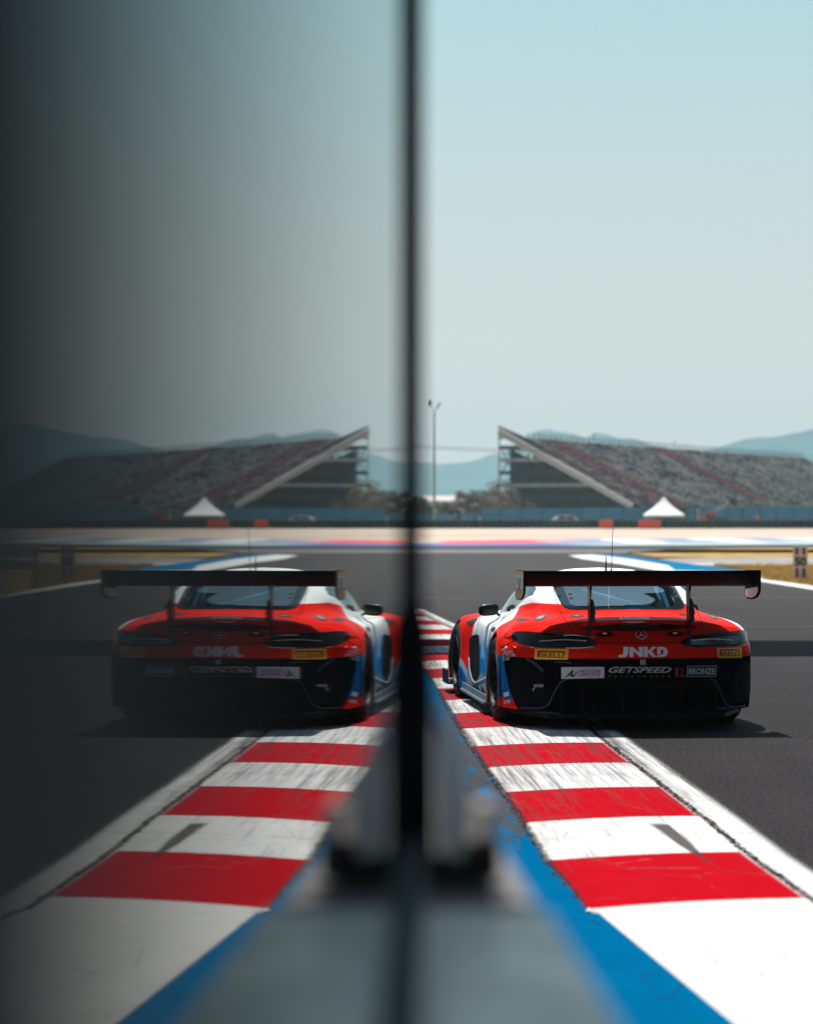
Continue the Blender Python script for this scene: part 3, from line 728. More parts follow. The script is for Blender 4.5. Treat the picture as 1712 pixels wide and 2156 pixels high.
# ---- people, far off behind the barrier
SKIN = var_mat('skin', (.42, .24, .17), .6, amp=.1)
def person(pos, rz, cols, label, pose, h=1.75, group=None):
    "one continuous skinned body; cols = (shirt, trousers, hair or cap)"
    arm_l, arm_r, stride = pose; s = h / 1.75
    J = {'pel': (0, 0, .95), 'waist': (0, 0, 1.08), 'chest': (0, .01, 1.30), 'neck': (0, .01, 1.48), 'chin': (0, -.015, 1.56), 'head': (0, -.01, 1.64), 'crown': (0, .0, 1.735)}
    E = [('pel', 'waist'), ('waist', 'chest'), ('chest', 'neck'), ('neck', 'chin'), ('chin', 'head'), ('head', 'crown')]
    Rr = {'pel': .135, 'waist': .13, 'chest': .155, 'neck': .062, 'chin': .072, 'head': .092, 'crown': .06}
    for sg, arm in ((-1, arm_l), (1, arm_r)):
        t = 'l' if sg < 0 else 'r'
        J[t + 'sh'] = (sg * .18, .01, 1.42); J[t + 'el'] = (sg * (.21 + arm[0]), arm[1] * .5, 1.14 + arm[2] * .4); J[t + 'wr'] = (sg * (.19 + arm[0] * .4), arm[1] - .05, .90 + arm[2]); J[t + 'ha'] = (sg * (.18 + arm[0] * .2), arm[1] - .08, .82 + arm[2])
        J[t + 'hip'] = (sg * .09, 0, .88); J[t + 'kn'] = (sg * .10, -.02 + sg * stride * .5, .49); J[t + 'an'] = (sg * .105, sg * stride, .09); J[t + 'toe'] = (sg * .12, sg * stride - .15, .035)
        E += [('chest', t + 'sh'), (t + 'sh', t + 'el'), (t + 'el', t + 'wr'), (t + 'wr', t + 'ha'), ('pel', t + 'hip'), (t + 'hip', t + 'kn'), (t + 'kn', t + 'an'), (t + 'an', t + 'toe')]
        for k_, r_ in (('sh', .062), ('el', .046), ('wr', .032), ('ha', .038), ('hip', .095), ('kn', .062), ('an', .045), ('toe', .04)): Rr[t + k_] = r_
    keys = list(J); me = bpy.data.meshes.new('tmp'); me.from_pydata([tuple(c * s for c in J[k]) for k in keys], [(keys.index(a), keys.index(b)) for a, b in E], [])
    o = bpy.data.objects.new('tmp', me); COL.objects.link(o); md = o.modifiers.new('skin', 'SKIN')
    for i, k in enumerate(keys):
        sv = me.skin_vertices[0].data[i]; sv.radius = (Rr[k] * s * (1.15 if k in ('chest', 'waist', 'pel') else 1), Rr[k] * s * (.72 if k in ('chest', 'waist', 'pel') else 1)); sv.use_root = (k == 'pel')
    o.modifiers.new('sub', 'SUBSURF').levels = 1; bpy.context.view_layer.update()
    ev = o.evaluated_get(bpy.context.evaluated_depsgraph_get()); m2 = bpy.data.meshes.new_from_object(ev); bpy.data.objects.remove(o)
    m2.name = 'person'; mats = [SKIN, var_mat('shirt', cols[0], .9, amp=.1), var_mat('trousers', cols[1], .9, amp=.1), var_mat('hair', cols[2], .9), var_mat('shoes', (.02, .02, .02), .7)]
    m2.materials.clear()
    for q in mats: m2.materials.append(q)
    sl = cols[3] if len(cols) > 3 else .5
    for f in m2.polygons:
        z = f.center.z / s; ax = abs(f.center.x) / s; i = 1
        if z > 1.66 or (z > 1.60 and f.center.y > .02): i = 3
        elif z > 1.50: i = 0
        elif z < .07: i = 4
        elif ax > .17 and z < 1.30 - sl * .4: i = 0
        elif z < .93 and ax < .17: i = 2 if z > sl else 0
        f.material_index = i; f.use_smooth = True
    p = bpy.data.objects.new('person', m2); COL.objects.link(p); p.location = pos; p.rotation_euler = (0, 0, rz); tag(p, label, 'person', group); return p
GR_ = 'people standing behind the tyre barrier'
pA = W(952, 1080, 270); pB = W(962.5, 1080, 271)
person((pA.x - .15, 268.6, .48), R(20), ((.006, .006, .008), (.35, .22, .18), (.01, .008, .008), .55), 'person in a black shirt and shorts, left one of the pair by the mast', ((.09, -.12, .1), (.04, -.05, .0), .06), 1.86, GR_)
person((pB.x + .12, 269, .48), R(-30), ((.006, .006, .008), (.012, .012, .016), (.01, .008, .008), .5), 'person in black shirt and dark trousers, right one of the pair by the mast', ((.05, -.02, .0), (.10, -.15, .15), .05), 1.84, GR_)
pC = W(1594, 1080, 272); person((pC.x, 272, .0), R(10), ((.75, .08, .02), (.75, .10, .03), (.5, .3, .2), .2), 'person in orange overalls before the blue fence, right of the loader', ((.03, -.05, 0), (.03, -.02, 0), .03), 1.55, GR_)
pD = W(1482, 1080, 272); person((pD.x, 272, .0), R(-20), ((.60, .05, .03), (.10, .03, .03), (.3, .2, .15), .3), 'person in red beside the dark loader, left of its wheels', ((.05, -.1, .1), (.03, -.02, 0), .05), 1.62, GR_)
pE = W(977, 1080, 273); person((pE.x, 273, .0), R(-20), ((.42, .10, .10), (.20, .16, .16), (.3, .2, .15), .3), 'person in a faded red top, right of the pair in black', ((.03, -.1, .1), (.03, -.02, 0), .05), 1.32, GR_)

pf = empty('viewing_platform', ((pA.x + pB.x) / 2, 268.9, 0)); tag(pf, 'low dark platform behind the tyre barrier under the pair in black', 'platform')
m = MB(); m.box((0, 0, .44), (3.0, 1.6, .08), bev=.01); m.build('deck', DARKM, pf)
for sx in (-1.3, 1.3):
    for sy in (-.65, .65): m = MB(); m.box((sx, sy, .2), (.1, .1, .4)); m.build('leg', DARKM, pf)

# ---- white car behind the barrier
wc = empty('parked_car', (*W(1194, 1080, 276).xy, 0), R(2)); tag(wc, 'white saloon car parked in front of the blue fence', 'car')
CWH = flat_mat('white_car_paint', (.62, .58, .58), .4, coat=.4); CDK = flat_mat('car_glass_dark', (.03, .05, .06), .1)
def loft(secs, name, mat, par):
    m = MB(); n_ = len(secs[0]); vs = [p for s_ in secs for p in s_]; fs = []
    for i in range(len(secs) - 1):
        for k in range(n_): fs.append((i * n_ + k, i * n_ + (k + 1) % n_, (i + 1) * n_ + (k + 1) % n_, (i + 1) * n_ + k))
    fs += [tuple(range(n_))[::-1], tuple((len(secs) - 1) * n_ + k for k in range(n_))]; m.add(vs, fs); return m.build(name, mat, par, auto=True)
secs = []
for x, hb_, ht, w_ in ((-2.2, .45, .75, .72), (-2.05, .3, .90, .82), (-1.2, .25, .98, .88), (0, .25, .98, .9), (1.2, .25, .95, .88), (2.0, .28, .80, .8), (2.2, .4, .65, .7)):
    secs.append([(x, -w_, hb_), (x, -w_ * 1.02, (hb_ + ht) / 2), (x, -w_ * .92, ht), (x, w_ * .92, ht), (x, w_ * 1.02, (hb_ + ht) / 2), (x, w_, hb_)])
loft(secs, 'body', CWH, wc)
secs = [[(x, -w_, .94), (x, -w_ * .85, h_), (x, w_ * .85, h_), (x, w_, .94)] for x, h_, w_ in ((-1.75, .97, .78), (-1.05, 1.38, .78), (-.2, 1.46, .80), (.5, 1.42, .80), (1.25, .98, .78))]
loft(secs, 'roof', CWH, wc)
for (x0, x1, x2, x3) in ((-1.35, -1.0, -.25, -.25), (-.17, -.17, .45, .92)):
    m = MB(); m.add([(x0, -.80, 1.0), (x3, -.80, 1.0), (x2, -.71, 1.36), (x1, -.71, 1.34)], [(0, 1, 2, 3)]); m.build('window', CDK, wc)
for x in (-1.4, 1.4):
    for sy in (-1, 1): m = MB(); m.lathe([(0, -.1), (.2, -.1), (.33, -.09), (.33, .09), (.2, .1), (0, .1)], Matrix.Translation((x, sy * .82, .33)) @ Matrix.Rotation(R(90), 4, 'X'), 20); m.build('wheel', DARKM, wc)
# ---- loader
tl = empty('loader', (*W(1505, 1080, 280).xy, 0)); tag(tl, 'dark loader with a raised boom and red cab behind the tyre barrier', 'loader')
RDM = var_mat('loader_red', (.30, .03, .03), .5)
m = MB(); m.box((-.2, 0, .9), (2.9, 1.6, .7), bev=.1); m.box((-1.2, 0, 1.3), (.9, 1.5, .5), bev=.08); m.build('chassis', DARKM, tl)
m = MB(); m.box((-.55, -.3, 1.45), (.9, .8, .9), bev=.1); m.build('cab', RDM, tl)
m = MB(); m.bar((-1.3, .3, 1.2), (1.75, .3, 2.9), .28, .3); m.build('boom', GREY, tl)
m = MB(); m.box((2.1, .3, 3.0), (1.0, .9, .85), bev=.15, M=Matrix.Rotation(R(20), 4, 'Y')); m.build('bucket', DARKM, tl)
for x in (-1.2, .9):
    for sy in (-1, 1): m = MB(); m.lathe([(0, -.15), (.25, -.15), (.45, -.13), (.45, .13), (.25, .15), (0, .15)], Matrix.Translation((x, sy * .85, .45)) @ Matrix.Rotation(R(90), 4, 'X'), 18); m.build('wheel', DARKM, tl)
# ---- dark cabinet, grey container beside the tent
cx_ = W(1466, 1080, 284); cbn = empty('cabinet', (cx_.x, cx_.y, 0)); tag(cbn, 'tall dark cabinet between the white tent and the loader', 'cabinet')
m = MB(); m.box((0, 0, 1.35), (.62, .6, 2.6), bev=.04); m.build('case', DARKM, cbn); m = MB(); m.box((0, 0, 2.68), (.72, .7, .08), bev=.02); m.build('top', DARKM, cbn); m = MB(); m.box((.1, -.31, 1.3), (.3, .03, 2.1), bev=.01); m.build('door', FR, cbn)

# ---- trees and bushes, pale buildings beyond
LEAF = [var_mat('brown_leaves', (.17, .14, .11), .9, amp=.4, scale=1.5), var_mat('olive_leaves', (.10, .12, .095), .9, amp=.4, scale=1.5)]
BARK = var_mat('bark', (.06, .045, .035), .9)
def tree(px, Y, h, w_, k, label):
    p = W(px, 1080, Y); e = empty('tree', (p.x, Y, 0)); tag(e, label, 'tree', 'trees between the fence and the hills'); rg = np.random.default_rng(int(px * 10))
    m = MB(); m.tube([(0, 0, 0), (.05, 0, h * .4), (-.05, .05, h * .75)], [.16, .11, .05], 8)
    for q in range(5): a = rg.uniform(0, 6.28); m.tube([(0, 0, h * rg.uniform(.25, .5)), (math.cos(a) * w_ * .35, math.sin(a) * w_ * .35, h * rg.uniform(.6, .85))], [.06, .02], 5)
    m.build('trunk', BARK, e)
    vs = []; fs = []; cl = [(rg.normal(0, w_ * .22), rg.normal(0, w_ * .2), h * rg.uniform(.35, .9)) for _ in range(14)]
    for i in range(1100):
        c_ = cl[rg.integers(14)]; d = rg.normal(0, 1, 3); d /= np.linalg.norm(d); r_ = rg.uniform(.4, 1) * w_ * .2
        q = np.array(c_) + d * r_ * np.array((1, 1, .8)); a_ = rg.normal(0, 1, 3); a_ /= np.linalg.norm(a_); b_ = np.cross(a_, d); sz = rg.uniform(.08, .2)
        n0 = len(vs); vs += [q - a_ * sz, q + b_ * sz, q + a_ * sz, q - b_ * sz]; fs.append((n0, n0 + 1, n0 + 2, n0 + 3))
    mesh_obj('crown', vs, fs, LEAF[k], e)
for args in ((873, 330, 4.0, 4.5, 1, 'dark olive tree half hidden by the dark post'), (891, 336, 3.6, 4.0, 1, 'dark olive tree directly left of the mast'), (930, 345, 3.3, 4.0, 1, 'low olive tree directly right of the mast'),
             (944, 350, 3.0, 4.2, 1, 'low olive tree behind the pair in black'), (962, 350, 3.6, 4.4, 0, 'low brown tree right above the pair in black'), (984, 340, 5.0, 4.6, 0, 'tall round brown tree in the middle of the gap'),
             (1002, 345, 4.2, 4.6, 0, 'lower brown tree between two taller brown ones'), (1020, 340, 4.6, 5.0, 0, 'wide brown tree left of the grandstand corner'), (1042, 331, 5.4, 5.2, 0, 'brown tree touching the grandstand corner'),
             (1062, 325, 6.2, 5.5, 0, 'brown bushy tree in front of the grandstand frame'), (1082, 325, 5.0, 5.5, 0, 'low brown tree in front of the grandstand frame')): tree(*args)
PALEB = var_mat('pale_facade', (.62, .52, .50), .8)
for (px, Y, w_, h_, label) in ((927, 820, 16, 7.2, 'pale pink building with a low gabled roof behind the mast'), (1008, 900, 20, 5.2, 'long low pale building beyond the brown trees'), (952, 860, 12, 4.4, 'small low pale building between the mast and the brown trees')):
    p = W(px, 1080, Y); e = empty('distant_building', (p.x, Y, 0)); tag(e, label, 'building', 'pale buildings far beyond the trees')
    m = MB(); m.box((0, 0, h_ * .4), (w_, 9, h_ * .8)); m.build('wall', PALEB, e)
    m = MB(); m.add([(-w_ * .53, -5, h_ * .8), (w_ * .53, -5, h_ * .8), (w_ * .53, 5, h_ * .8), (-w_ * .53, 5, h_ * .8), (-w_ * .4, 0, h_ * 1.05), (w_ * .4, 0, h_ * 1.05)], [(0, 1, 5, 4), (2, 3, 4, 5), (1, 2, 5), (3, 0, 4), (3, 2, 1, 0)]); m.build('roof', PALEB, e)
    for q in range(3): m = MB(); m.box((-w_ * .3 + w_ * .3 * q, -4.53, h_ * .45), (w_ * .1, .06, h_ * .25)); m.build('window', DARKM, e)
# ================================================================== THE RACE CAR
from mathutils.geometry import delaunay_2d_cdt
car = empty('race_car', (1.72, 19.95, .013), R(5.6))
tag(car, 'red, white and blue racing car with a huge black rear wing riding the kerb', 'racing car')
CM = Matrix.Translation((1.72, 19.95, .013)) @ Matrix.Rotation(R(5.6), 4, 'Z'); CMI = CM.inverted()

n = NT('car_paint'); at = n.N.new('ShaderNodeVertexColor'); at.layer_name = 'livery'; co = n.coord()
fl = n.noise(co, 3, 3)
lum = n.sep(at.outputs[0])[0]; pv_ = n.ramp(n.math('ADD', lum, n.sep(at.outputs[0])[2]), .012, .05)
n.set(at.outputs[0], n.ramp(fl, .3, .7, .36, .44), 0.0, n.math('MULTIPLY', pv_, .02), n.math('MULTIPLY', pv_, .07), coatr=.12)
n.bsdf.inputs['Specular IOR Level'].default_value = .2; PAINT = n.m
GLOSSB = NT('gloss_black'); GLOSSB = GLOSSB.set((.004, .0045, .006), .35, 0, .3, .1, coatr=.08)
CARB = var_mat('carbon_black', (.003, .0032, .004), .55, spec=.15, amp=.3, scale=30)
MATTB = var_mat('matt_black', (.003, .003, .0035), .9, spec=.08, amp=.2, scale=10)
CARGLASS = glass_mat('car_window_glass', (.62, .85, .92), 1.5, .02, .42)
SIDEGLASS = glass_mat('side_window_glass', (.35, .46, .50), 1.5, .02, .10)
TEALREF = flat_mat('stay_chrome', (.55, .6, .62), .2, .5, 1.0)
REDM = NT('red_gloss'); REDM = REDM.set((.55, .012, .008), .3, 0, .5, .8)
DWHITE = flat_mat('decal_white', (.74, .80, .88), .45); DYEL = flat_mat('decal_yellow', (.85, .52, .015), .45); DRED = flat_mat('decal_red', (.36, .01, .012), .45)
DGREY = flat_mat('decal_grey', (.46, .50, .56), .45); DBLK = flat_mat('decal_black', (.01, .01, .012), .4); DMAG = flat_mat('decal_magenta', (.14, .008, .06), .45)
DCRIM = flat_mat('decal_crimson', (.62, .01, .05), .45); DTEAL = flat_mat('decal_teal', (.02, .28, .26), .4); DSIL = flat_mat('decal_silver', (.60, .64, .72), .4, .5, .0)
DBLUE = flat_mat('decal_blue', (.01, .16, .42), .4, coat=.5); GOLD = flat_mat('endplate_tan', (.42, .24, .10), .45)

def crm(P, t):
    "Catmull-Rom through rows of P at parameters t"
    P = np.asarray(P, float); m = len(P); t = np.clip(t, 0, m - 1 - 1e-9); i = t.astype(int); f = t - i
    f = f.reshape((-1,) + (1,) * (P.ndim - 1))
    p0 = P[np.maximum(i - 1, 0)]; p1 = P[i]; p2 = P[np.minimum(i + 1, m - 1)]; p3 = P[np.minimum(i + 2, m - 1)]
    p0 = np.where((i == 0).reshape(f.shape), 2 * p1 - p2, p0); p3 = np.where((i >= m - 2).reshape(f.shape), 2 * p2 - p1, p3)
    return .5 * ((2 * p1) + (-p0 + p2) * f + (2 * p0 - 5 * p1 + 4 * p2 - p3) * f * f + (-p0 + 3 * p1 - 3 * p2 + p3) * f ** 3)
def sstep(x, a, b):
    t = np.clip((x - a) / (b - a), 0, 1); return t * t * (3 - 2 * t)

# ---- rear shell
PC = np.array([(0, -1.03), (.25, -1.02), (.5, -.985), (.7, -.925), (.85, -.83), (.945, -.70), (.995, -.56), (1.012, -.42)])
TT = np.array([.868, .866, .848, .818, .79, .757, .725, .70])
HB = .155
def Rsurf(t, f):
    "t along the plan 0..7, f 0..1 up; arrays"
    pc = crm(PC, t); T = crm(TT.reshape(-1, 1), t)[:, 0]; a = pc[:, 0]; b = pc[:, 1]
    h = HB + (T - HB) * f
    wc = 1 - sstep(a, .30, .50)
    dc = np.interp(h, [.155, .30, .45, .54, .575, .60, .655, .70, .765, .825, .852, .87], [.07, .045, .01, .0, -.022, -.028, -.02, .02, .085, .085, -.015, -.04])
    do = np.interp(h, [.155, .2, .45, .54, .575, .61, .655, .70], [.03, .01, .0, .0, -.022, -.028, -.022, .0])
    g = np.clip((h - (T - .13)) / .13, 0, 1); do = do + .10 * g ** 2.2
    d = dc * wc + do * (1 - wc); side = sstep(a, .9, 1.0)
    b2 = b + d * (1 - side)
    a2 = a - .030 * side * np.clip((h - .58) / .12, 0, 1) ** 2 - .014 * side * np.clip((.3 - h) / .15, 0, 1)
    return np.stack([a2, b2, h], -1)
JT_ = [7, 4.95, 3.15, 2.3, 1.68, .8, 0]      # j 4..10 -> t on the top edge
def ringpt(j):
    j = np.asarray(j, float); out = np.zeros((len(j), 3))
    lo = j <= 4
    hs = np.interp(j[lo], [0, 1, 2, 3, 4], [.155, .32, .47, .60, .70]); out[lo] = Rsurf(np.full(lo.sum(), 7.0), (hs - HB) / (TT[7] - HB))
    hi = ~lo; tt = np.interp(j[hi], np.arange(4, 11), JT_); out[hi] = Rsurf(tt, np.ones(hi.sum()))
    return out
def st(b, side, top):
    "side: 5 (a,h) at b; top: 6 (a,b,h)"
    return [(a, b, h) for a, h in side] + list(top)
S = [None,
 st(-.34, [(1.015, .155), (1.022, .32), (1.022, .47), (1.012, .615), (.985, .72)], [(.90, -.50, .815), (.72, -.64, .85), (.56, -.70, .872), (.42, -.73, .884), (.2, -.755, .892), (0, -.76, .895)]),
 st(-.05, [(1.02, .155), (1.028, .32), (1.028, .48), (1.015, .64), (.965, .752)], [(.84, -.20, .845), (.68, -.32, .885), (.57, -.43, .905), (.485, -.49, .918), (.25, -.515, .925), (0, -.52, .928)]),
 st(.20, [(1.02, .155), (1.025, .32), (1.02, .48), (1.005, .64), (.945, .758)], [(.80, .10, .85), (.68, .02, .905), (.60, -.08, .975), (.50, -.15, 1.025), (.25, -.175, 1.045), (0, -.18, 1.05)]),
 st(.47, [(1.0, .14), (1.005, .30), (.99, .47), (.965, .63), (.915, .745)], [(.80, .42, .815), (.735, .36, .90), (.66, .24, 1.03), (.50, .13, 1.115), (.26, .09, 1.145), (0, .08, 1.15)]),
 st(.75, [(.975, .12), (.975, .28), (.95, .46), (.925, .63), (.89, .74)], [(.80, .75, .795), (.755, .72, .86), (.68, .62, 1.05), (.52, .48, 1.165), (.27, .42, 1.208), (0, .40, 1.219)]),
 st(1.05, [(.97, .12), (.96, .28), (.94, .46), (.915, .63), (.885, .73)], [(.81, 1.05, .78), (.77, 1.05, .84), (.69, .96, 1.04), (.53, .82, 1.168), (.27, .76, 1.222), (0, .74, 1.236)]),
 st(1.4, [(.97, .12), (.96, .28), (.94, .46), (.915, .63), (.89, .73)], [(.82, 1.4, .775), (.775, 1.42, .82), (.70, 1.28, .96), (.56, 1.10, 1.10), (.29, 1.02, 1.185), (0, .98, 1.205)]),
 st(1.8, [(.99, .12), (.98, .28), (.95, .46), (.93, .63), (.90, .745)], [(.84, 1.8, .79), (.74, 1.7, .83), (.68, 1.6, .87), (.55, 1.64, .90), (.28, 1.72, .92), (0, 1.75, .925)]),
 st(2.3, [(1.01, .13), (1.02, .3), (1.0, .47), (.98, .64), (.93, .745)], [(.84, 2.3, .79), (.72, 2.3, .80), (.6, 2.3, .82), (.45, 2.3, .84), (.22, 2.3, .85), (0, 2.3, .85)]),
 st(2.63, [(1.02, .14), (1.03, .3), (1.03, .48), (1.015, .63), (.95, .735)], [(.85, 2.63, .765), (.72, 2.63, .77), (.6, 2.63, .79), (.45, 2.63, .81), (.22, 2.63, .825), (0, 2.63, .825)]),
 st(3.1, [(1.01, .14), (1.02, .3), (1.01, .44), (.98, .57), (.92, .66)], [(.82, 3.1, .70), (.7, 3.1, .71), (.55, 3.1, .73), (.4, 3.1, .745), (.2, 3.1, .755), (0, 3.1, .755)]),
 st(3.5, [(.93, .12), (.94, .25), (.92, .38), (.88, .48), (.8, .55)], [(.70, 3.5, .59), (.6, 3.5, .6), (.45, 3.5, .615), (.33, 3.5, .625), (.17, 3.5, .63), (0, 3.5, .635)]),
 st(3.72, [(.62, .12), (.62, .2), (.6, .3), (.56, .38), (.5, .43)], [(.42, 3.72, .45), (.35, 3.72, .46), (.28, 3.72, .47), (.2, 3.72, .475), (.1, 3.72, .48), (0, 3.72, .48)])]
S[0] = [tuple(p) for p in ringpt(np.arange(11))]
S = np.array(S, float)
NI, NJ = 13, 10; DI, DJ = 30, 20
ii = np.linspace(0, NI, NI * DI + 1); jj = np.linspace(0, NJ, NJ * DJ + 1)
G1 = crm(S, ii)                                     # (I, 11, 3)
Gd = np.stack([crm(G1[k], jj) for k in range(len(ii))])   # (I, J, 3)
rb = ringpt(jj); s_ = np.clip(ii / 1.0, 0, 1)
Gd += ((1 - s_) ** 2)[:, None, None] * (rb - Gd[0])[None]
# flare the skin out round the wheel openings a little
for wc_b in (0.0, 2.63):
    d = np.hypot(Gd[..., 1] - wc_b, Gd[..., 2] - .345); m_ = (np.arange(len(jj)) < 4.6 * DJ)[None, :]
    Gd[..., 0] += np.where(m_, .012 * np.exp(-((d - .40) / .05) ** 2), 0)

def mixc(a, b, t): return a + (b - a) * t[..., None]
C_RED = np.array((.78, .009, .002)); C_WH = np.array((.84, .89, .89)); C_BL = np.array((.002, .17, .44)); C_LB = np.array((.30, .48, .58))
C_BK = np.array((.0015, .0017, .0022)); C_GR = np.array((.22, .28, .33)); C_NAVY = np.array((.002, .0035, .007))
lrng = np.random.default_rng(11); PH = lrng.uniform(0, 6.28, (12, 2)); FR_ = lrng.uniform(6, 34, (12, 2)) * lrng.choice([-1, 1], (12, 2))
def wobble(x, y):
    s = 0
    for k in range(12): s = s + np.sin(x * FR_[k, 0] + y * FR_[k, 1] + PH[k, 0]) / 12
    return s
def livery(P, leftside):
    a, b, h = np.abs(P[..., 0]), P[..., 1], P[..., 2]; w = wobble(b, h)
    c = np.broadcast_to(C_RED, P.shape).copy()
    rr = sstep(b, -.4, .7); top = (h - .80) / .4
    # white roof and pillars
    hb = np.interp(b, [-.6, -.1, .15, .45, .7, 1.1, 1.5], [.975, .968, .965, .925, .86, .80, .78])
    wh = sstep(h - hb, -.004, .004) * sstep(b, -.45, -.40) * (1 - sstep(b, 1.95, 1.97))
    c = mixc(c, C_WH, wh)
    # side: white over blue, starting ahead of the rear wheel
    sb = b - (.30 + .35 * (h - .45) + .05 * w)
    sidem = sstep(sb, 0, .03) * (1 - sstep(b, 1.92, 1.96)) * (1 - sstep(h - hb, -.02, .02))
    sc = mixc(np.broadcast_to(C_BL, P.shape), C_WH, sstep(h + .06 * w, .50, .70))
    sc = mixc(sc, C_LB, (sstep(w, .05, .25) * sstep(h, .35, .45) * (1 - sstep(h, .62, .68))) * .8)
    sc = mixc(sc, C_GR, 1 - sstep(h, .26, .34))
    stripe = np.abs((b - .95) - .3 * (h - .6)); sc = mixc(sc, C_BL * .8, (1 - sstep(stripe, .045, .055)) * sstep(h, .45, .5) * .75)
    c = mixc(c, sc, sidem)
    # white shoulder band over the rear wheel
    if leftside:
        spl = sstep(w * .9 + (b + .05) * 1.5 - np.abs(h - .74) * 8, .25, .32) * sstep(a, .90, .93) * sstep(b, .0, .15); c = mixc(c, C_WH, np.clip(spl, 0, 1) * (1 - sidem) * .85)
    else:
        thr = np.interp(h, [.57, .70, .75, .80, .85, .90, .97], [.975, .945, .912, .868, .80, .73, .65]); wb_ = sstep(a - thr, 0, .006) * sstep(h, .575, .60); c = mixc(c, C_WH * .9, wb_ * (b < 1.9))
    # front wing: red over white over blue
    fr = sstep(b, 1.92, 1.96) * sstep(a, .80, .9)
    dg = h - (.30 + .35 * (b - 2.0)); fc = mixc(np.broadcast_to(C_RED, P.shape), C_LB, 1 - sstep(dg, .0, .01)); fc = mixc(fc, C_BL, 1 - sstep(dg + .07, 0, .02)); c = mixc(c, fc, fr)
    # behind the rear wheel
    low = (1 - sstep(h, .568, .574)) * (b < -.2)
    tailc = np.broadcast_to(C_NAVY, P.shape); tailc = mixc(tailc, C_BK, sstep(a, .0, .6) * 0 + (1 - sstep(a, .5, .8)))
    strip = sstep(b - (-.50 - (.57 - h) * .55), 0, .006)
    tc2 = mixc(np.broadcast_to(C_BL * np.array((.6, .75, .85)), P.shape), C_RED, 1 - sstep(h, .225, .230))
    if leftside: tailc = mixc(tailc, tc2, strip)
    c = mixc(c, tailc, low)
    return c

def shell(name, Gr, mask_face, mats, flip, leftside, parent, snap=None):
    "Gr: (I,J,3) grid; mask_face (I-1,J-1) True where a face is kept"
    I, J, _ = Gr.shape; V = Gr.copy()
    if leftside: V[..., 0] *= -1
    idx = np.arange(I * J).reshape(I, J)
    q = np.stack([idx[:-1, :-1], idx[1:, :-1], idx[1:, 1:], idx[:-1, 1:]], -1)[mask_face]
    if flip: q = q[:, ::-1]
    if leftside: q = q[:, ::-1]
    used = np.unique(q); remap = np.full(I * J, -1); remap[used] = np.arange(len(used))
    me = bpy.data.meshes.new(name); vv = V.reshape(-1, 3)[used]
    me.vertices.add(len(vv)); me.vertices.foreach_set('co', vv.astype(np.float32).ravel())
    qq = remap[q]; me.loops.add(qq.size); me.loops.foreach_set('vertex_index', qq.astype(np.int32).ravel())
    me.polygons.add(len(qq)); me.polygons.foreach_set('loop_start', np.arange(0, qq.size, 4, dtype=np.int32)); me.polygons.foreach_set('loop_total', np.full(len(qq), 4, dtype=np.int32))
    me.update(calc_edges=True); me.polygons.foreach_set('use_smooth', np.ones(len(qq), dtype=bool))
    col = livery(V, leftside).reshape(-1, 3)[used]
    ca = me.color_attributes.new('livery', 'FLOAT_COLOR', 'POINT'); ca.data.foreach_set('color', np.concatenate([col, np.ones((len(col), 1))], 1).astype(np.float32).ravel())
    me.materials.append(mats); me.validate()
    return me
def fcent(Gr): return (Gr[:-1, :-1] + Gr[1:, :-1] + Gr[1:, 1:] + Gr[:-1, 1:]) / 4
# parameter grids for masks
IIc = ((ii[:-1] + ii[1:]) / 2)[:, None] * np.ones((1, len(jj) - 1)); JJc = np.ones((len(ii) - 1, 1)) * ((jj[:-1] + jj[1:]) / 2)[None]
FC = fcent(Gd)
def rrect(I, J, i0, i1, j0, j1, ri, rj):
    "rounded rectangle in parameter space; accepts arrays for i0/i1 as functions of J"
    dx = np.maximum(np.maximum(i0 + ri - I, I - (i1 - ri)), 0) / ri; dy = np.maximum(np.maximum(j0 + rj - J, J - (j1 - rj)), 0) / rj
    return (dx * dx + dy * dy < 1) & (I > i0) & (I < i1) & (J > j0) & (J < j1)
rear_win = rrect(IIc, JJc, 2.06, 4.75, 7.95, 12, .45, .55)
wind = rrect(IIc, JJc, 7.05, 7.93, 7.35, 12, .12, .3)
belt = 6.12 + .0 * IIc
sw_lo = np.interp(IIc, [3.9, 4.3, 4.8, 5.6, 7.6], [7.0, 6.55, 6.22, 6.10, 6.12]); sw_hi = np.interp(IIc, [3.9, 4.2, 4.8, 6.6, 7.1, 7.62], [7.0, 7.35, 7.55, 7.55, 7.25, 6.5])
side_win = (JJc > sw_lo) & (JJc < sw_hi) & (IIc > 3.9) & (IIc < 7.62)
bar = (np.abs(IIc - 6.35 + (JJc - 6.8) * .25) < .05) & side_win
side_win &= ~bar
arch = np.zeros_like(side_win)
for wb_ in (0.0, 2.63):
    arch |= (np.hypot(FC[..., 1] - wb_, FC[..., 2] - .345) < .388) & (JJc < 4.7)
    # snap the rim of the opening onto the circle
    d = np.hypot(Gd[..., 1] - wb_, Gd[..., 2] - .345); m_ = (np.abs(d - .388) < .009) & (jj[None] < 4.7)
    for k_ in (1, 2):
        cen = wb_ if k_ == 1 else .345
        Gd[..., k_] = np.where(m_, cen + (Gd[..., k_] - cen) * .388 / np.maximum(d, 1e-6), Gd[..., k_])
keepH = ~(rear_win | wind | side_win | arch)
NT_, NF = 150, 110
tq, fq = np.meshgrid(np.linspace(0, 7, NT_ + 1), np.linspace(0, 1, NF + 1), indexing='ij')
GR = Rsurf(tq.ravel(), fq.ravel()).reshape(NT_ + 1, NF + 1, 3); FCR = fcent(GR)
ao, ho = np.abs(FCR[..., 0]), FCR[..., 2]
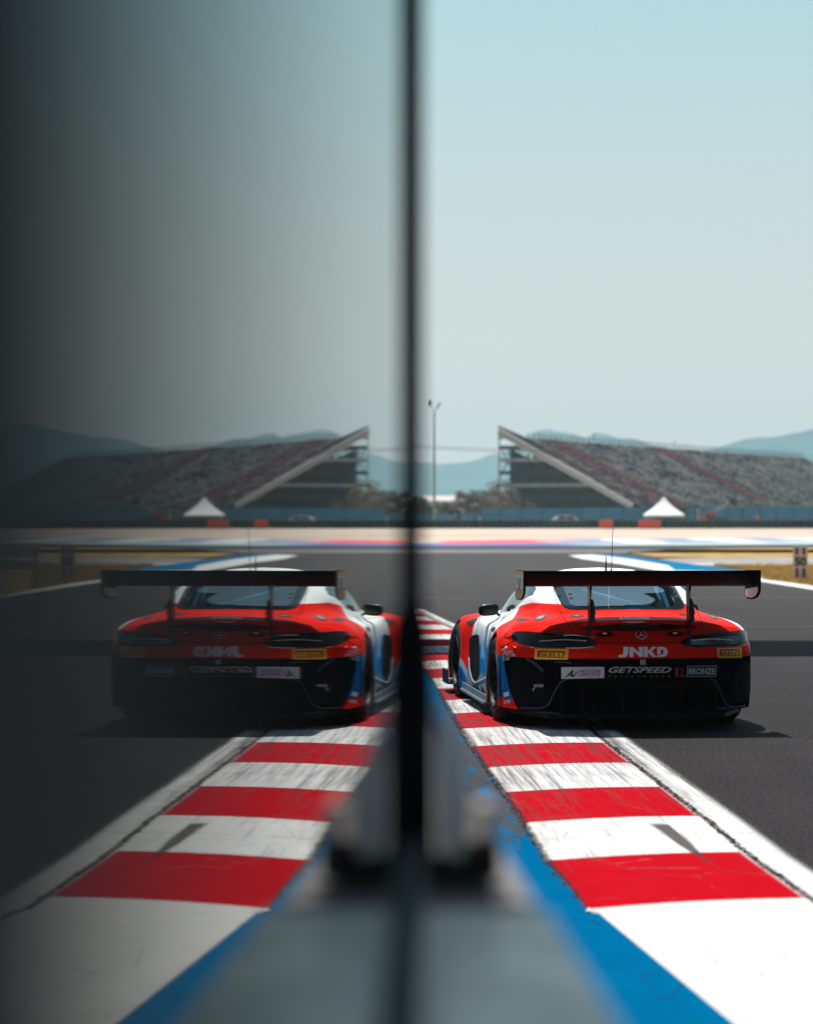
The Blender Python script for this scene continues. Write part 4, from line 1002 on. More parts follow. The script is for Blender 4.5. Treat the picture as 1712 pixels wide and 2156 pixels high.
diff_open = (ho < .40) & (ao < np.interp(ho, [.15, .20, .385, .40], [.735, .71, .60, .56]))
keepR = ~diff_open
body = bpy.data.objects.new('body', None)
meshes = []
for ls in (False, True):
    meshes.append(shell('body', Gd, keepH, PAINT, False, ls, car)); meshes.append(shell('body', GR, keepR, PAINT, True, ls, car))
bm = bmesh.new()
for me in meshes: bm.from_mesh(me)
bmesh.ops.remove_doubles(bm, verts=bm.verts, dist=.0006)
me = bpy.data.meshes.new('body'); bm.to_mesh(me); me.materials.append(PAINT)
BVB = BVHTree.FromBMesh(bm); bm.free()
bpy.data.objects.remove(body); body = bpy.data.objects.new('body', me); COL.objects.link(body); body.parent = car
def window(name, mask, mat, parent=car):
    bm = bmesh.new()
    for ls in (False, True):
        m_ = shell(name, Gd, mask, mat, False, ls, car); bm.from_mesh(m_)
        if name == 'side_window':
            me = bpy.data.meshes.new(name); bm.to_mesh(me); me.materials.append(mat); o = bpy.data.objects.new(name, me); COL.objects.link(o); o.parent = parent; bm.free(); bm = bmesh.new()
    if name != 'side_window':
        bmesh.ops.remove_doubles(bm, verts=bm.verts, dist=.0006)
        me = bpy.data.meshes.new(name); bm.to_mesh(me); me.materials.append(mat); o = bpy.data.objects.new(name, me); COL.objects.link(o); o.parent = parent
    bm.free(); return o
rw = window('rear_window', rear_win, CARGLASS); window('windscreen', wind, glass_mat('windscreen_glass', (.92, .95, .96), 1.45, .01)); window('side_window', side_win, SIDEGLASS)
# full skin (windows included) for laying decals on
bm = bmesh.new()
for ls in (False, True):
    for (g_, k_, fl_) in ((Gd, ~arch, False), (GR, np.ones_like(keepR), True)):
        bm.from_mesh(shell('tmp', g_, k_, PAINT, fl_, ls, car))
BVF = BVHTree.FromBMesh(bm); bm.free()

CAML = CMI @ Vector((0, 0, CAMH))
def hit_px(px, py):
    d = (CMI.to_3x3() @ Vector(((px - CX) / FPX, 1, -(py - HY) / FPX))).normalized()
    loc, nor, _, _ = BVF.ray_cast(CAML, d)
    if loc is None: return None, None
    if nor.dot(d) > 0: nor = -nor
    return loc, nor
def hit_ah(a, h):
    loc, nor, _, _ = BVF.ray_cast(Vector((a, -3, h)), Vector((0, 1, 0)))
    if loc is None: return None, None
    if nor.y > 0: nor = -nor
    return loc, nor
def dens(poly, step):
    out = []
    for k in range(len(poly)):
        p = Vector(poly[k]); q = Vector(poly[(k + 1) % len(poly)]); m_ = max(1, int((q - p).length / step))
        for i in range(m_): out.append(p.lerp(q, i / m_))
    return out
def rounded(poly, r, n_=4):
    out = []
    for k in range(len(poly)):
        a, b, c = Vector(poly[k - 1]), Vector(poly[k]), Vector(poly[(k + 1) % len(poly)])
        ra = min(r, (a - b).length * .45); rc = min(r, (c - b).length * .45)
        p = b + (a - b).normalized() * ra; q = b + (c - b).normalized() * rc
        for i in range(n_ + 1):
            t = i / n_; out.append(((1 - t) ** 2) * p + 2 * t * (1 - t) * b + t * t * q)
    return out
def decal(name, poly, mat, mode='px', off=.0015, step=None, thick=0.0, parent=car, holes=None):
    hit = hit_px if mode == 'px' else hit_ah
    step = step or (2.0 if mode == 'px' else .012)
    ol = dens(poly, step); xs = [p.x for p in ol]; ys = [p.y for p in ol]
    inner = []
    x = min(xs) + step / 2
    while x < max(xs):
        y = min(ys) + step / 2
        while y < max(ys): inner.append(Vector((x, y))); y += step
        x += step
    edges = [(i, (i + 1) % len(ol)) for i in range(len(ol))]
    v2, e2, f2, *_ = delaunay_2d_cdt([Vector((p.x, p.y)) for p in ol] + inner, edges, [list(range(len(ol)))], 1, 1e-5)
    vs = []; ok = []
    for p in v2:
        l, nn = hit(p.x, p.y)
        if l is None: vs.append(Vector()); ok.append(False)
        else: vs.append(l + nn * off); ok.append(True)
    fs = [f for f in f2 if all(ok[i] for i in f)]
    if mode == 'px': fs = [f[::-1] for f in fs]
    # drop faces that bridge a silhouette
    good = []
    for f in fs:
        L = max((vs[f[i]] - vs[f[i - 1]]).length for i in range(len(f)))
        if L < .12: good.append(f)
    o = mesh_obj(name, vs, good, mat, parent, smooth=True)
    bm = bmesh.new(); bm.from_mesh(o.data); bmesh.ops.delete(bm, geom=[v for v in bm.verts if not v.link_faces], context='VERTS')
    if thick:
        r_ = bmesh.ops.extrude_face_region(bm, geom=list(bm.faces)); 
        nv = [e for e in r_['geom'] if isinstance(e, bmesh.types.BMVert)]
        for v in nv: v.co += v.normal * thick * (1 if True else -1)
        bmesh.ops.recalc_face_normals(bm, faces=bm.faces)
    bm.to_mesh(o.data); bm.free(); return o
def line(name, pts, r, mat, mode='px', off=.0, parent=car, step=None):
    hit = hit_px if mode == 'px' else hit_ah; step = step or (3 if mode == 'px' else .02); P3 = []
    for k in range(len(pts) - 1):
        p, q = Vector(pts[k]), Vector(pts[k + 1]); m_ = max(1, int((q - p).length / step))
        for i in range(m_ + (k == len(pts) - 2)):
            s = p.lerp(q, i / m_); l, nn = hit(s.x, s.y)
            if l is not None: P3.append(l + nn * off)
    m = MB(); m.tube(P3, r, 6); return m.build(name, mat, parent, True)
def text_px(name, s, quad, mat, bold=.0, shear=0.0, off=.003, space=1.0, parent=car, flat=False):
    "text filling the photo quad (x0,y0,x1,y1[,dy right]) laid onto the skin"
    cu = bpy.data.curves.new(name, 'FONT'); cu.body = s; cu.offset = bold; cu.shear = shear; cu.space_character = space; cu.resolution_u = 3
    tmp = bpy.data.objects.new(name, cu); COL.objects.link(tmp); bpy.context.view_layer.update()
    me = bpy.data.meshes.new_from_object(tmp); bpy.data.objects.remove(tmp)
    x0, y0, x1, y1 = quad[:4]; dyr = quad[4] if len(quad) > 4 else 0
    co_ = [v.co.copy() for v in me.vertices]; ax = min(c.x for c in co_); bx = max(c.x for c in co_); ay = min(c.y for c in co_); by = max(c.y for c in co_)
    bad = False
    for v in me.vertices:
        tx = (v.co.x - ax) / (bx - ax); ty = (v.co.y - ay) / (by - ay)
        l, nn = hit_px(x0 + (x1 - x0) * tx, y1 + (y0 - y1) * ty + dyr * tx)
        if l is None: l, nn = Vector((0, 0, .5)), Vector((0, 0, 0))
        v.co = l + nn * off
    me.materials.clear(); me.materials.append(mat); o = bpy.data.objects.new(name, me); COL.objects.link(o); o.parent = parent; return o

# ---- floor, wheel housings, cockpit
m = MB()
m.prism([(-.93, -.42), (-.93, 3.3), (-.6, 3.62), (.6, 3.62), (.93, 3.3), (.93, -.42), (.70, -.95), (-.70, -.95)], .03, Matrix.Translation((0, 0, .115)))
m.build('floor', CARB, car)
for sx in (-1, 1):
    for wb_ in (0, 2.63):
        m = MB(); prof = [(.10, 0), (.40, 0), (.40, .36)]
        m.lathe(prof, Matrix.Translation((sx * .58, wb_, .345)) @ Matrix.Rotation(R(90 * sx), 4, 'Y'), 40); m.build('wheel_housing', MATTB, car)
BRIGHTENM = var_mat('cabin_brightener', (.42, .60, .66), .7, amp=.2, scale=5)  # pale panels put in to brighten the view through the rear window
m = MB(); m.box((.12, -.02, .86), (.70, .30, .02), M=Matrix.Rotation(R(12), 4, 'X')); m.box((.30, .20, .80), (.34, .05, .22), bev=.02); m.build('brightening_shelf', BRIGHTENM, car)
m = MB(); m.box((0, .7, .36), (1.24, 1.9, .5)); m.box((0, 1.55, .62), (1.3, .25, .30), bev=.04); m.box((0, -.25, .52), (1.0, .9, .45)); m.build('cockpit_tub', MATTB, car)
CAGE = var_mat('cage_tube', (.12, .36, .50), .4)
m = MB()
for sx in (-1, 1):
    m.tube([(sx * .60, .55, .55), (sx * .58, .52, .95), (sx * .45, .46, 1.13)], .02, 8); m.tube([(sx * .45, .46, 1.13), (sx * .50, 1.1, 1.05), (sx * .66, 1.55, .80)], .02, 8)
    m.tube([(sx * .45, .46, 1.13), (sx * .42, -.35, .80)], .02, 8)
m.tube([(-.45, .46, 1.13), (.45, .46, 1.13)], .02, 8); m.tube([(-.44, .44, 1.12), (.40, -.20, .88)], .022, 8); m.tube([(-.45, -.36, .80), (.45, -.36, .80)], .02, 8)
m.tube([(-.60, .55, .85), (.60, .55, .85)], .02, 8)
m.build('roll_cage', CAGE, car, True)
m = MB(); m.box((-.34, .78, .78), (.46, .18, .62), bev=.08, M=Matrix.Rotation(R(-14), 4, 'X')); m.box((-.34, .74, 1.0), (.40, .12, .20), bev=.05); sobj = m.build('seat', MATTB, car, auto=True)
m = MB(); m.tube([(.03, .95, 1.16), (.03, .95, 1.08)], .01, 6); m.box((.03, .95, 1.06), (.16, .03, .045), bev=.01); m.build('interior_mirror', MATTB, car)

# ---- wheels
TYRE = var_mat('tyre_rubber', (.012, .0115, .012), .75, amp=.3, scale=14, bump=.2, spec=.25); RIM = var_mat('rim_black', (.012, .010, .011), .5, .0, spec=.2)
DISC = var_mat('brake_disc', (.10, .09, .09), .4, .8)
def wheel(a, b, sx, wdt, rad):
    w_ = empty('wheel'); w_.parent = car; w_.location = (a, b, rad); Mx = Matrix.Rotation(R(90 * sx), 4, 'Y')
    hw = wdt / 2
    prof = [(.232, -hw + .02), (.245, -hw), (.29, -hw - .008), (rad - .03, -hw + .004), (rad - .006, -hw + .03), (rad, -hw + .07), (rad, hw - .07), (rad - .006, hw - .03), (rad - .03, hw - .004), (.29, hw + .008), (.245, hw), (.232, hw - .02)]
    m = MB(); m.lathe(prof, Mx, 56, close=True); m.build('tyre', TYRE, w_, True)
    m = MB(); m.lathe([(.236, hw - .012), (.236, hw + .004), (.226, hw + .006), (.220, hw - .01), (.215, -hw + .03)], Mx, 48)
    for k in range(10):
        Mk = Mx @ Matrix.Rotation(2 * math.pi * k / 10, 4, 'Z')
        m.add([Mk @ Vector(p) for p in ((.035, -.012, hw - .05), (.222, -.016, hw - .015), (.222, .016, hw - .015), (.035, .012, hw - .05), (.035, -.016, hw - .09), (.222, -.02, hw - .045), (.222, .02, hw - .045), (.035, .016, hw - .09))],
              [(0, 1, 2, 3), (7, 6, 5, 4), (0, 4, 5, 1), (1, 5, 6, 2), (2, 6, 7, 3), (3, 7, 4, 0)])
    m.lathe([(0, hw - .04), (.035, hw - .04), (.05, hw - .055), (.055, hw - .09)], Mx, 24)
    m.build('rim', RIM, w_, auto=True)
    m = MB(); m.lathe([(.06, .03), (.19, .03), (.19, .0), (.06, .0)], Mx, 40, close=True); m.build('brake_disc', DISC, w_)
for (b_, rad, wd_, aa) in ((0, .352, .315, .852), (2.63, .345, .30, .862)):
    for sx in (-1, 1): wheel(sx * aa, b_, sx, wd_, rad)

# ---- rear wing
WINGB = NT('wing_black'); co = WINGB.coord(); WINGB = WINGB.set(WINGB.mix(WINGB.noise(co, 30, 2), (.002, .0022, .003), (.004, .004, .005)), .5, 0, .008, 0.0, coatr=.08)
def foil():
    up = []; lo = []
    for k in range(15):
        t = k / 14; t2 = t * t
        thick = .034 * (1.48 * math.sqrt(t) - .63 * t - 1.76 * t2 + 1.42 * t ** 3 - .51 * t ** 4) * 2.0 + .003
        camb = -.042 * math.sin(math.pi * t ** .8)
        up.append((t, camb + thick / 2)); lo.append((t, camb - thick / 2))
    pts = up + lo[::-1]; out = []
    for (t, z) in pts:
        y, zz = -t * .40, z; an = R(13.5); out.append((y * math.cos(an) - zz * math.sin(an) * -1 * -1, -y * math.sin(an) + zz * math.cos(an)))
    return out
fp = foil(); m = MB(); WL = .915; vs = []; NS = 24
for k in range(NS + 1):
    x = -WL + 2 * WL * k / NS
    for (y, z) in fp: vs.append((x, -.745 + y, 1.157 + z))
N_ = len(fp); fs = [(k * N_ + q, k * N_ + (q + 1) % N_, (k + 1) * N_ + (q + 1) % N_, (k + 1) * N_ + q) for k in range(NS) for q in range(N_)]
fs += [tuple(range(N_)), tuple(range(NS * N_, (NS + 1) * N_))[::-1]]
m.add(vs, fs); m.box((0, -1.137, 1.246), (2 * WL, .006, .026)); wg = m.build('wing', WINGB, car, auto=True)
epo = [(-1.155, 1.262), (-.70, 1.252), (-.69, 1.06), (-.74, 1.025), (-.92, 1.025), (-1.06, 1.045), (-1.14, 1.085), (-1.155, 1.12)]
EPW = flat_mat('endplate_white', (.45, .45, .44), .4)
for sx in (-1, 1):
    m = MB(); m.prism(epo, .016, Matrix.Translation((sx * .925, 0, 0)) @ Matrix(((0, 0, 1, 0), (1, 0, 0, 0), (0, 1, 0, 0), (0, 0, 0, 1)))); ep = m.build('wing_endplate', WINGB, car)
    for (side, mt, oo) in ((sx, GOLD, .0092), (-sx, EPW, .0092)):
        m = MB(); lo_ = [(y, z) for y, z in epo] if side == sx else [(-1.13, 1.13), (-.72, 1.10), (-.70, 1.06), (-.74, 1.035), (-.92, 1.035), (-1.05, 1.055), (-1.13, 1.09)]
        cyz = Vector((-.92, 1.14)); lo_ = [tuple(cyz + (Vector(p) - cyz) * .965) for p in lo_]
        m.prism(lo_, .0016, Matrix.Translation((sx * .925 + side * oo, 0, 0)) @ Matrix(((0, 0, 1, 0), (1, 0, 0, 0), (0, 1, 0, 0), (0, 0, 0, 1)))); m.build('endplate_sticker', mt, ep)
    m = MB(); m.box((sx * (.925 + .0106), -.93, 1.165), (.0014, .36, .10)); m.build('endplate_sticker', EPW, ep)
    m = MB(); sh_ = [(-1.0, 1.205), (-.97, 1.14), (-.93, 1.118), (-.89, 1.14), (-.86, 1.205)]
    m.tube([(sx * .9375, y, z) for y, z in sh_], .004, 6); m.build('endplate_crest', DBLK, ep)
for sx in (-1, 1):
    m = MB(); m.prism([(-1.035, 1.15), (-.93, 1.13), (-.945, .98), (-.955, .80), (-.96, .74), (-1.035, .74), (-1.05, .86), (-1.045, 1.0)], .012, Matrix.Translation((sx * .392, 0, 0)) @ Matrix(((0, 0, 1, 0), (1, 0, 0, 0), (0, 1, 0, 0), (0, 0, 0, 1))))
    sp_ = m.build('wing_support', GLOSSB, car)
    m = MB(); m.tube([(sx * .392 + .005, -1.05, 1.135), (sx * .392 + .004, -1.055, 1.02)], .006, 8); m.build('stay', TEALREF, sp_, True)
    m = MB(); m.tube([(sx * .392 + .006, -1.06, 1.03), (sx * .392 + .006, -1.07, 1.005), (sx * .392 + .012, -1.075, .93), (sx * .392 + .012, -1.07, .875), (sx * .392 + .006, -1.06, .855)], [.010, .020, .026, .024, .008], 12); m.build('fairing', GLOSSB, sp_, True)
    m = MB(); m.tube([(sx * .392 - .020, -1.06, .985), (sx * .392 - .022, -1.07, .90), (sx * .392 - .014, -1.06, .86)], .006, 8); m.build('pull_strap', REDM, sp_, True)

# ---- tail lights
LENS = NT('smoked_lens'); LENS = LENS.set((.002, .003, .004), .18, 0, .25, .05, coatr=.02)
LENSG = NT('grey_lens'); _c = LENSG.coord(); LENSG = LENSG.set(LENSG.mix(LENSG.ramp(LENSG.noise(_c, 9, 2), .4, .6), (.015, .025, .032), (.09, .14, .16)), .14, 0, .35, .15, coatr=.02)
GLBEAD = flat_mat('glint_gloss', (.02, .02, .022), .25, .6, coat=.5)
DOT = emit_mat('led_dot', (.55, .42, .45), .25)
for sx in (-1, 1):
    tl = [(.325, .688), (.36, .665), (.42, .655), (.80, .655), (.90, .672), (.945, .700), (.952, .738), (.93, .766), (.86, .772), (.70, .764), (.55, .758), (.43, .745), (.36, .715)]
    o = decal('tail_light', rounded([(sx * a, h) for a, h in tl][::sx], .02), LENS, 'ah', .003, .014)
    inner = [(.40, .672), (.78, .668), (.84, .700), (.80, .735), (.55, .725), (.44, .712)]
    decal('lens', rounded([(sx * a, h) for a, h in inner][::sx], .02), LENSG if sx > 0 else LENS, 'ah', .007, .014, parent=o)
    m = MB()
    for k in range(19):
        a = .42 + .34 * k / 18
        l, nn = hit_ah(sx * a, .706 + .01 * math.sin(k * .2)); m.lathe([(0, .0035), (.0035, .002), (.0048, 0)], Matrix.Translation(l + nn * .009) @ nn.to_track_quat('Z', 'Y').to_matrix().to_4x4(), 8)
    m.build('led_strip', DOT, o)
    line('lamp_glint_bead', [(sx * .37, .742), (sx * .45, .757), (sx * .60, .768), (sx * .72, .774)], .0035, GLBEAD, 'ah', .002, parent=o)  # gloss bead added to catch glints along the lamp's upper edge
    # rim of bright coat under the lamp
    line('lamp_glint_bead', [(sx * .34, .652), (sx * .55, .648), (sx * .80, .648), (sx * .90, .660)], .004, REDM, 'ah', .002, parent=o)
# marker lamps in the boot panel
AMB = emit_mat('amber_glow', (.9, .12, .02), .35)
for (cx_, cy_) in ((1273, 1335.5), (1420.5, 1334.5)):
    e_ = [(cx_ + 19 * math.cos(t) * (1 if math.cos(t) * (1 if cx_ < 1300 else -1) < 0 else .95), cy_ + 6.6 * math.sin(t)) for t in [2 * math.pi * k / 28 for k in range(28)]]
    o = decal('marker_lamp', e_, LENS, 'px', .004, 1.6, thick=.004)
    decal('bulb', [(cx_ + 5.0 * math.cos(t), cy_ + 1.6 * math.sin(t)) for t in [2 * math.pi * k / 12 for k in range(12)]], AMB, 'px', .010, 1.2, parent=o)
bl = decal('brake_light', rounded([(1305, 1312.5), (1345, 1311.5), (1389, 1312.5), (1387, 1318), (1345, 1319.3), (1308, 1318)], 3), DBLK, 'px', .002, 1.6)
m = MB()
for k in range(15):
    l, nn = hit_px(1312 + 70 * k / 14, 1315.2)
    if l is not None: m.lathe([(0, .003), (.003, .002), (.004, 0)], Matrix.Translation(l + nn * .004) @ nn.to_track_quat('Z', 'Y').to_matrix().to_4x4(), 8)
m.build('led_strip', flat_mat('led_off', (.06, .08, .08), .3), bl)

# ---- bumper: vents, creases, diffuser
CREASE = var_mat('bumper_edge', (.05, .06, .07), .45, spec=.3)
for sx in (-1, 1):
    vent = [(.70, .21), (.93, .205), (.955, .25), (.965, .54), (.87, .545), (.745, .465), (.735, .33)]
    if sx > 0: vent = [(.76, .21), (.93, .205), (.965, .25), (.975, .50), (.90, .53), (.80, .46), (.775, .33)]
    decal('bumper_vent', rounded([(sx * a, h) for a, h in vent][::sx], .035), MATTB, 'ah', .002, .014)
    line('bumper_crease', [(sx * .565, .405), (sx * .615, .385), (sx * .66, .30), (sx * .70, .205), (sx * .76, .175), (sx * .90, .172)], .006, CREASE, 'ah', .002)
line('bumper_crease', [(-.865, .565), (-.80, .525), (-.742, .468)], .012, CREASE, 'ah', -.002)
line('bumper_crease', [(-.66, .54), (-.60, .543), (-.53, .535)], .008, CREASE, 'ah', -.003)
dfu = empty('diffuser'); dfu.parent = car
m = MB(); m.add([(-.70, -.95, .40), (.70, -.95, .40), (.66, -.05, .13), (-.66, -.05, .13)], [(0, 1, 2, 3)]); m.box((0, -.78, .42), (1.25, .3, .03)); m.build('ramp', MATTB, dfu)
for a in (-.60, -.36, -.12, .12, .36, .60):
    m = MB(); m.prism([(-.98, .125), (-.99, .30), (-.93, .385), (-.3, .21), (-.1, .11)], .010, Matrix.Translation((a, 0, 0)) @ Matrix(((0, 0, 1, 0), (1, 0, 0, 0), (0, 1, 0, 0), (0, 0, 0, 1)))); m.build('strake', MATTB, dfu)
m = MB(); m.box((-.45, -.985, .235), (.02, .10, .16), bev=.003); m.box((.62, -.97, .25), (.02, .10, .14), bev=.003); m.box((0, -.93, .36), (.8, .05, .05), bev=.01); m.build('crash_beam', MATTB, dfu)
for pp_ in ([(-.80, -.90, .150), (-.62, -.985, .140)], [(.62, -.985, .165), (.80, -.90, .170)]):
    m = MB(); m.tube(pp_, .0045, 6); m.build('lip', CREASE, dfu)
l, nn = hit_px(1352.6, 1393)
m = MB()
for k in range(5): m.box(l + Vector((-.018 + .009 * k, -.012, -.004)), (.006, .012, .042), bev=.002)
m.build('tow_strap', DGREY, car)

# ---- shut lines and small body details
SH = flat_mat('shut_line', (.01, .002, .002), .8, .1)
line('shut_line', [(1165, 1240), (1174, 1274), (1186, 1300), (1200, 1320), (1206, 1333)], .0028, SH); line('shut_line', [(1447.5, 1244), (1458, 1269), (1472, 1296), (1478, 1314), (1479, 1332)], .0028, SH)
line('shut_line', [(1252, 1353.5), (1350, 1354.5), (1444, 1352)], .004, SH); line('shut_line', [(1054, 1363), (1066, 1358), (1086, 1346)], .0035, SH)
line('shut_line', [(1016, 1296), (1007, 1310), (1003, 1340), (1003, 1380)], .003, SH); line('shut_line', [(1178, 1290.5), (1210, 1292.5), (1280, 1295), (1400, 1294), (1440, 1291)], .0018, SH)
line('shut_line', [(1285, 1292), (1286, 1312)], .0015, SH)
# dark screen print round the rear window, clamps
BORD = flat_mat('window_border', (.008, .016, .022), .12, .5, coat=.6)
bmask = rear_win & ~rrect(IIc, JJc, 2.20, 4.66, 8.30, 12, .40, .5)
gsave = Gd.copy(); o = window('window_border', bmask, BORD, rw); o.location = (0, -.002, .003)
for (cx_, dx) in ((1199.5, 1.4), (1419, -1.4)):
    for q in (0, 1):
        x = cx_ + (dx if dx > 0 else -dx) * q * 2.0; y = 1247.5 + 9 * q
        decal('window_clamp', rounded([(x - 3.2, y - 3), (x + 3.2, y - 3), (x + 3.8, y + 3.4), (x - 2.6, y + 3.4)], 1.5), DBLK, 'px', .006, 1.6)
# vents on the boot and haunches, fuel caps
for (cx_, cy_, rx, ry) in ((1213.5, 1297.2, 16.5, 3.2), (1444, 1294.8, 16, 2.8)):
    o = decal('boot_vent', [(cx_ + rx * math.cos(t), cy_ + ry * math.sin(t)) for t in [2 * math.pi * k / 24 for k in range(24)]], DBLK, 'px', .002, 1.3)
decal('boot_vent_glint', [(1207, 1297), (1214, 1296.2), (1221, 1297), (1214, 1298.2)], AMB, 'px', .004, 1.2)  # glowing amber patch painted in for an orange reflection
CAPM = flat_mat('fuel_cap_metal', (.35, .55, .56), .2, .5, .7)
for (poly, inn) in (([(1123, 1307), (1128, 1300), (1137, 1295.5), (1148, 1294), (1152.5, 1296), (1147, 1302), (1137, 1306), (1128, 1307.5)], [(1127, 1305), (1133, 1299.5), (1143, 1296.3), (1148, 1297), (1143, 1302), (1135, 1304.8)]),
                    ([(1490, 1295), (1496, 1295), (1506, 1299), (1513, 1303.5), (1508, 1304.5), (1498, 1302.5)], [(1494, 1296.5), (1501, 1299), (1507, 1302.5), (1499, 1301)])):
    o = decal('fuel_cap', rounded(poly, 3), DBLK, 'px', .002, 1.4); decal('cap_face', rounded(inn, 2), CAPM, 'px', .004, 1.4, parent=o)
decal('haunch_vent', rounded([(1084, 1305.5), (1097, 1301), (1103, 1302.5), (1117, 1304), (1106, 1307), (1095, 1308.5)], 1.5), DBLK, 'px', .002, 1.4)
decal('roof_stripe', [(1262, 1209.5), (1267, 1206), (1274, 1202.5), (1279, 1202.5), (1273, 1206), (1270, 1209.5)], REDM, 'px', .002, 1.5)
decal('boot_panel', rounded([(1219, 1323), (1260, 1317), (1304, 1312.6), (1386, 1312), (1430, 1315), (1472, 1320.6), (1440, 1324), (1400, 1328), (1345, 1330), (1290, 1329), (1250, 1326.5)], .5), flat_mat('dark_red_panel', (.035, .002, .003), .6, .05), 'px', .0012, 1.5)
m = MB(); P3 = []
for k in range(41):
    a = -.47 + .94 * k / 40; q = Rsurf(np.interp([abs(a)], PC[:, 0], np.arange(8)), np.array([1.0]))[0]; P3.append(Vector((a, q[1] - .004, q[2] + .001)))
m.tube(P3, [.002] + [.0085] * 39 + [.002], 8); m.build('boot_spoiler', REDM, car, True)
CHR = flat_mat('glint_strip', (.85, .92, .92), .3, .5, 1.0)  # metal strips added to imitate sun glints at the lamp edges
for pts_ in ([(1186, 1338), (1205, 1337.2), (1228, 1339.2), (1250, 1341.5)], [(1190, 1364.4), (1215, 1364.4), (1236, 1363.6), (1250, 1361.6)], [(1081, 1361.5), (1087, 1363.5)]):
    line('glint_strip', pts_, .0032, CHR, 'px', .003)
# roof aerials
for (px, py, top, r, dx) in ((1275.4, 1201.5, .125, .006, .0), (1286.5, 1203, .47, .0035, .018)):
    l, nn = hit_px(px, py); m = MB(); m.tube([l, l + Vector((0, 0, .03)), l + Vector((dx * .2, 0, .06)), l + Vector((dx, 0, top))], [.014 if r < .005 else .009, .010 if r < .005 else .008, r, r * .6], 8); m.build('aerial', DBLK, car, True)
l, nn = hit_px(1341.6, 1203); m = MB(); m.box(l, (.05, .05, .02), bev=.006); m.build('roof_sensor', DBLK, car)

# ---- door mirrors
for sx in (-1, 1):
    mr = empty('door_mirror'); mr.parent = car; mr.location = (sx * .885, 1.27, .862)
    bm = bmesh.new(); bmesh.ops.create_uvsphere(bm, u_segments=28, v_segments=18, radius=1)
    for v in bm.verts:
        x, y, z = v.co; p_ = lambda q: math.copysign(abs(q) ** .62, q)
        x, z = p_(x), p_(z); y = y if y > 0 else y * .35
        v.co = Vector((x * .088 * (1.0 if True else 1), y * .085, z * .053 + x * sx * -.006))
    me = bpy.data.meshes.new('mirror_shell'); bm.to_mesh(me); bm.free(); me.polygons.foreach_set('use_smooth', np.ones(len(me.polygons), dtype=bool)); me.materials.append(GLOSSB)
    o = bpy.data.objects.new('mirror_shell', me); COL.objects.link(o); o.parent = mr
    m = MB(); m.tube([(-sx * .07, .0, -.03), (-sx * .13, .02, -.07)], .012, 8); m.build('mirror_arm', GLOSSB, mr, True)

# ---- side ducts, sill and trim on the left flank
duct = rounded([(989, 1345), (994, 1338.5), (1003, 1335.5), (1009, 1337), (1009.5, 1365), (1010, 1400), (1010, 1418), (1006, 1429), (999.5, 1436), (994, 1427), (989.5, 1408), (988, 1380)], 3)
decal('side_duct_shade', duct, MATTB, 'px', .003, 1.6)  # flat black patch, the shade inside the opening put into colour
line('duct_edge', [(988, 1385), (989.5, 1410), (994.5, 1430), (1000, 1438), (1008, 1435), (1018, 1430), (1030, 1423)], .007, flat_mat('edge_white', (.75, .78, .76), .3, coat=.6), 'px', .0)
decal('sill_badge', [(991, 1444), (1005, 1441), (1013, 1458), (1017, 1470), (1000, 1464), (994, 1458)], DBLK, 'px', .003, 1.6)
decal('sill_badge', [(1013, 1444), (1018, 1448), (1022.5, 1462), (1019, 1470), (1014, 1460)], DBLK, 'px', .003, 1.6)
decal('wing_vent', [(981, 1309), (1003, 1301.5), (1007, 1303), (990, 1319.5)], DBLK, 'px', .003, 1.6)
decal('door_handle', rounded([(1033, 1325), (1039, 1321), (1044, 1319), (1043, 1327), (1039, 1331)], 2), DBLK, 'px', .003, 1.4)
SILL = var_mat('sill_silver', (.16, .19, .22), .4, .0, amp=.3, scale=4)
m = MB(); m.prism([(-.985, .47), (-1.03, .50), (-1.03, 2.15), (-.98, 2.2), (-.80, 2.2), (-.80, .47)], .02, Matrix.Translation((0, 0, .11))); m.prism([(-1.0, .45), (-1.012, .45), (-1.012, 2.15), (-1.0, 2.15)], .06, Matrix.Translation((0, 0, .145))); m.build('side_skirt', SILL, car)
m = MB(); m.prism([(.985, .47), (1.03, .50), (1.03, 2.15), (.98, 2.2), (.80, 2.2), (.80, .47)], .02, Matrix.Translation((0, 0, .11))); m.build('side_skirt', CARB, car)
m = MB(); m.prism([(-1.04, 2.98), (-1.045, 3.45), (-.75, 3.82), (.75, 3.82), (1.045, 3.45), (1.04, 2.98), (.8, 2.98), (-.8, 2.98)], .015, Matrix.Translation((0, 0, .10)))
for sx in (-1, 1): m.box((sx * 1.045, 3.2, .16), (.012, .40, .13))
m.build('front_splitter', CARB, car)
# wheel-opening lips
for sx in (-1, 1):
    for wb_, col_ in ((0, GOLD if sx < 0 else CARB), (2.63, GOLD if sx < 0 else CARB)):
        pts = []
        for k in range(49):
            t = R(-28) + R(236) * k / 48; y = wb_ + .386 * math.cos(t); z = .345 + .386 * math.sin(t)
            l, nn, _, _ = BVB.ray_cast(Vector((sx * 2, y + .012 * math.cos(t), z + .012 * math.sin(t))), Vector((-sx, 0, 0)))
            if l is not None and abs(l.x) > .85 and z > .16: pts.append(Vector((l.x - sx * .004, y, z)))
        if len(pts) > 3: m = MB(); m.tube(pts, .007, 6); m.build('arch_lip', col_, car, True)

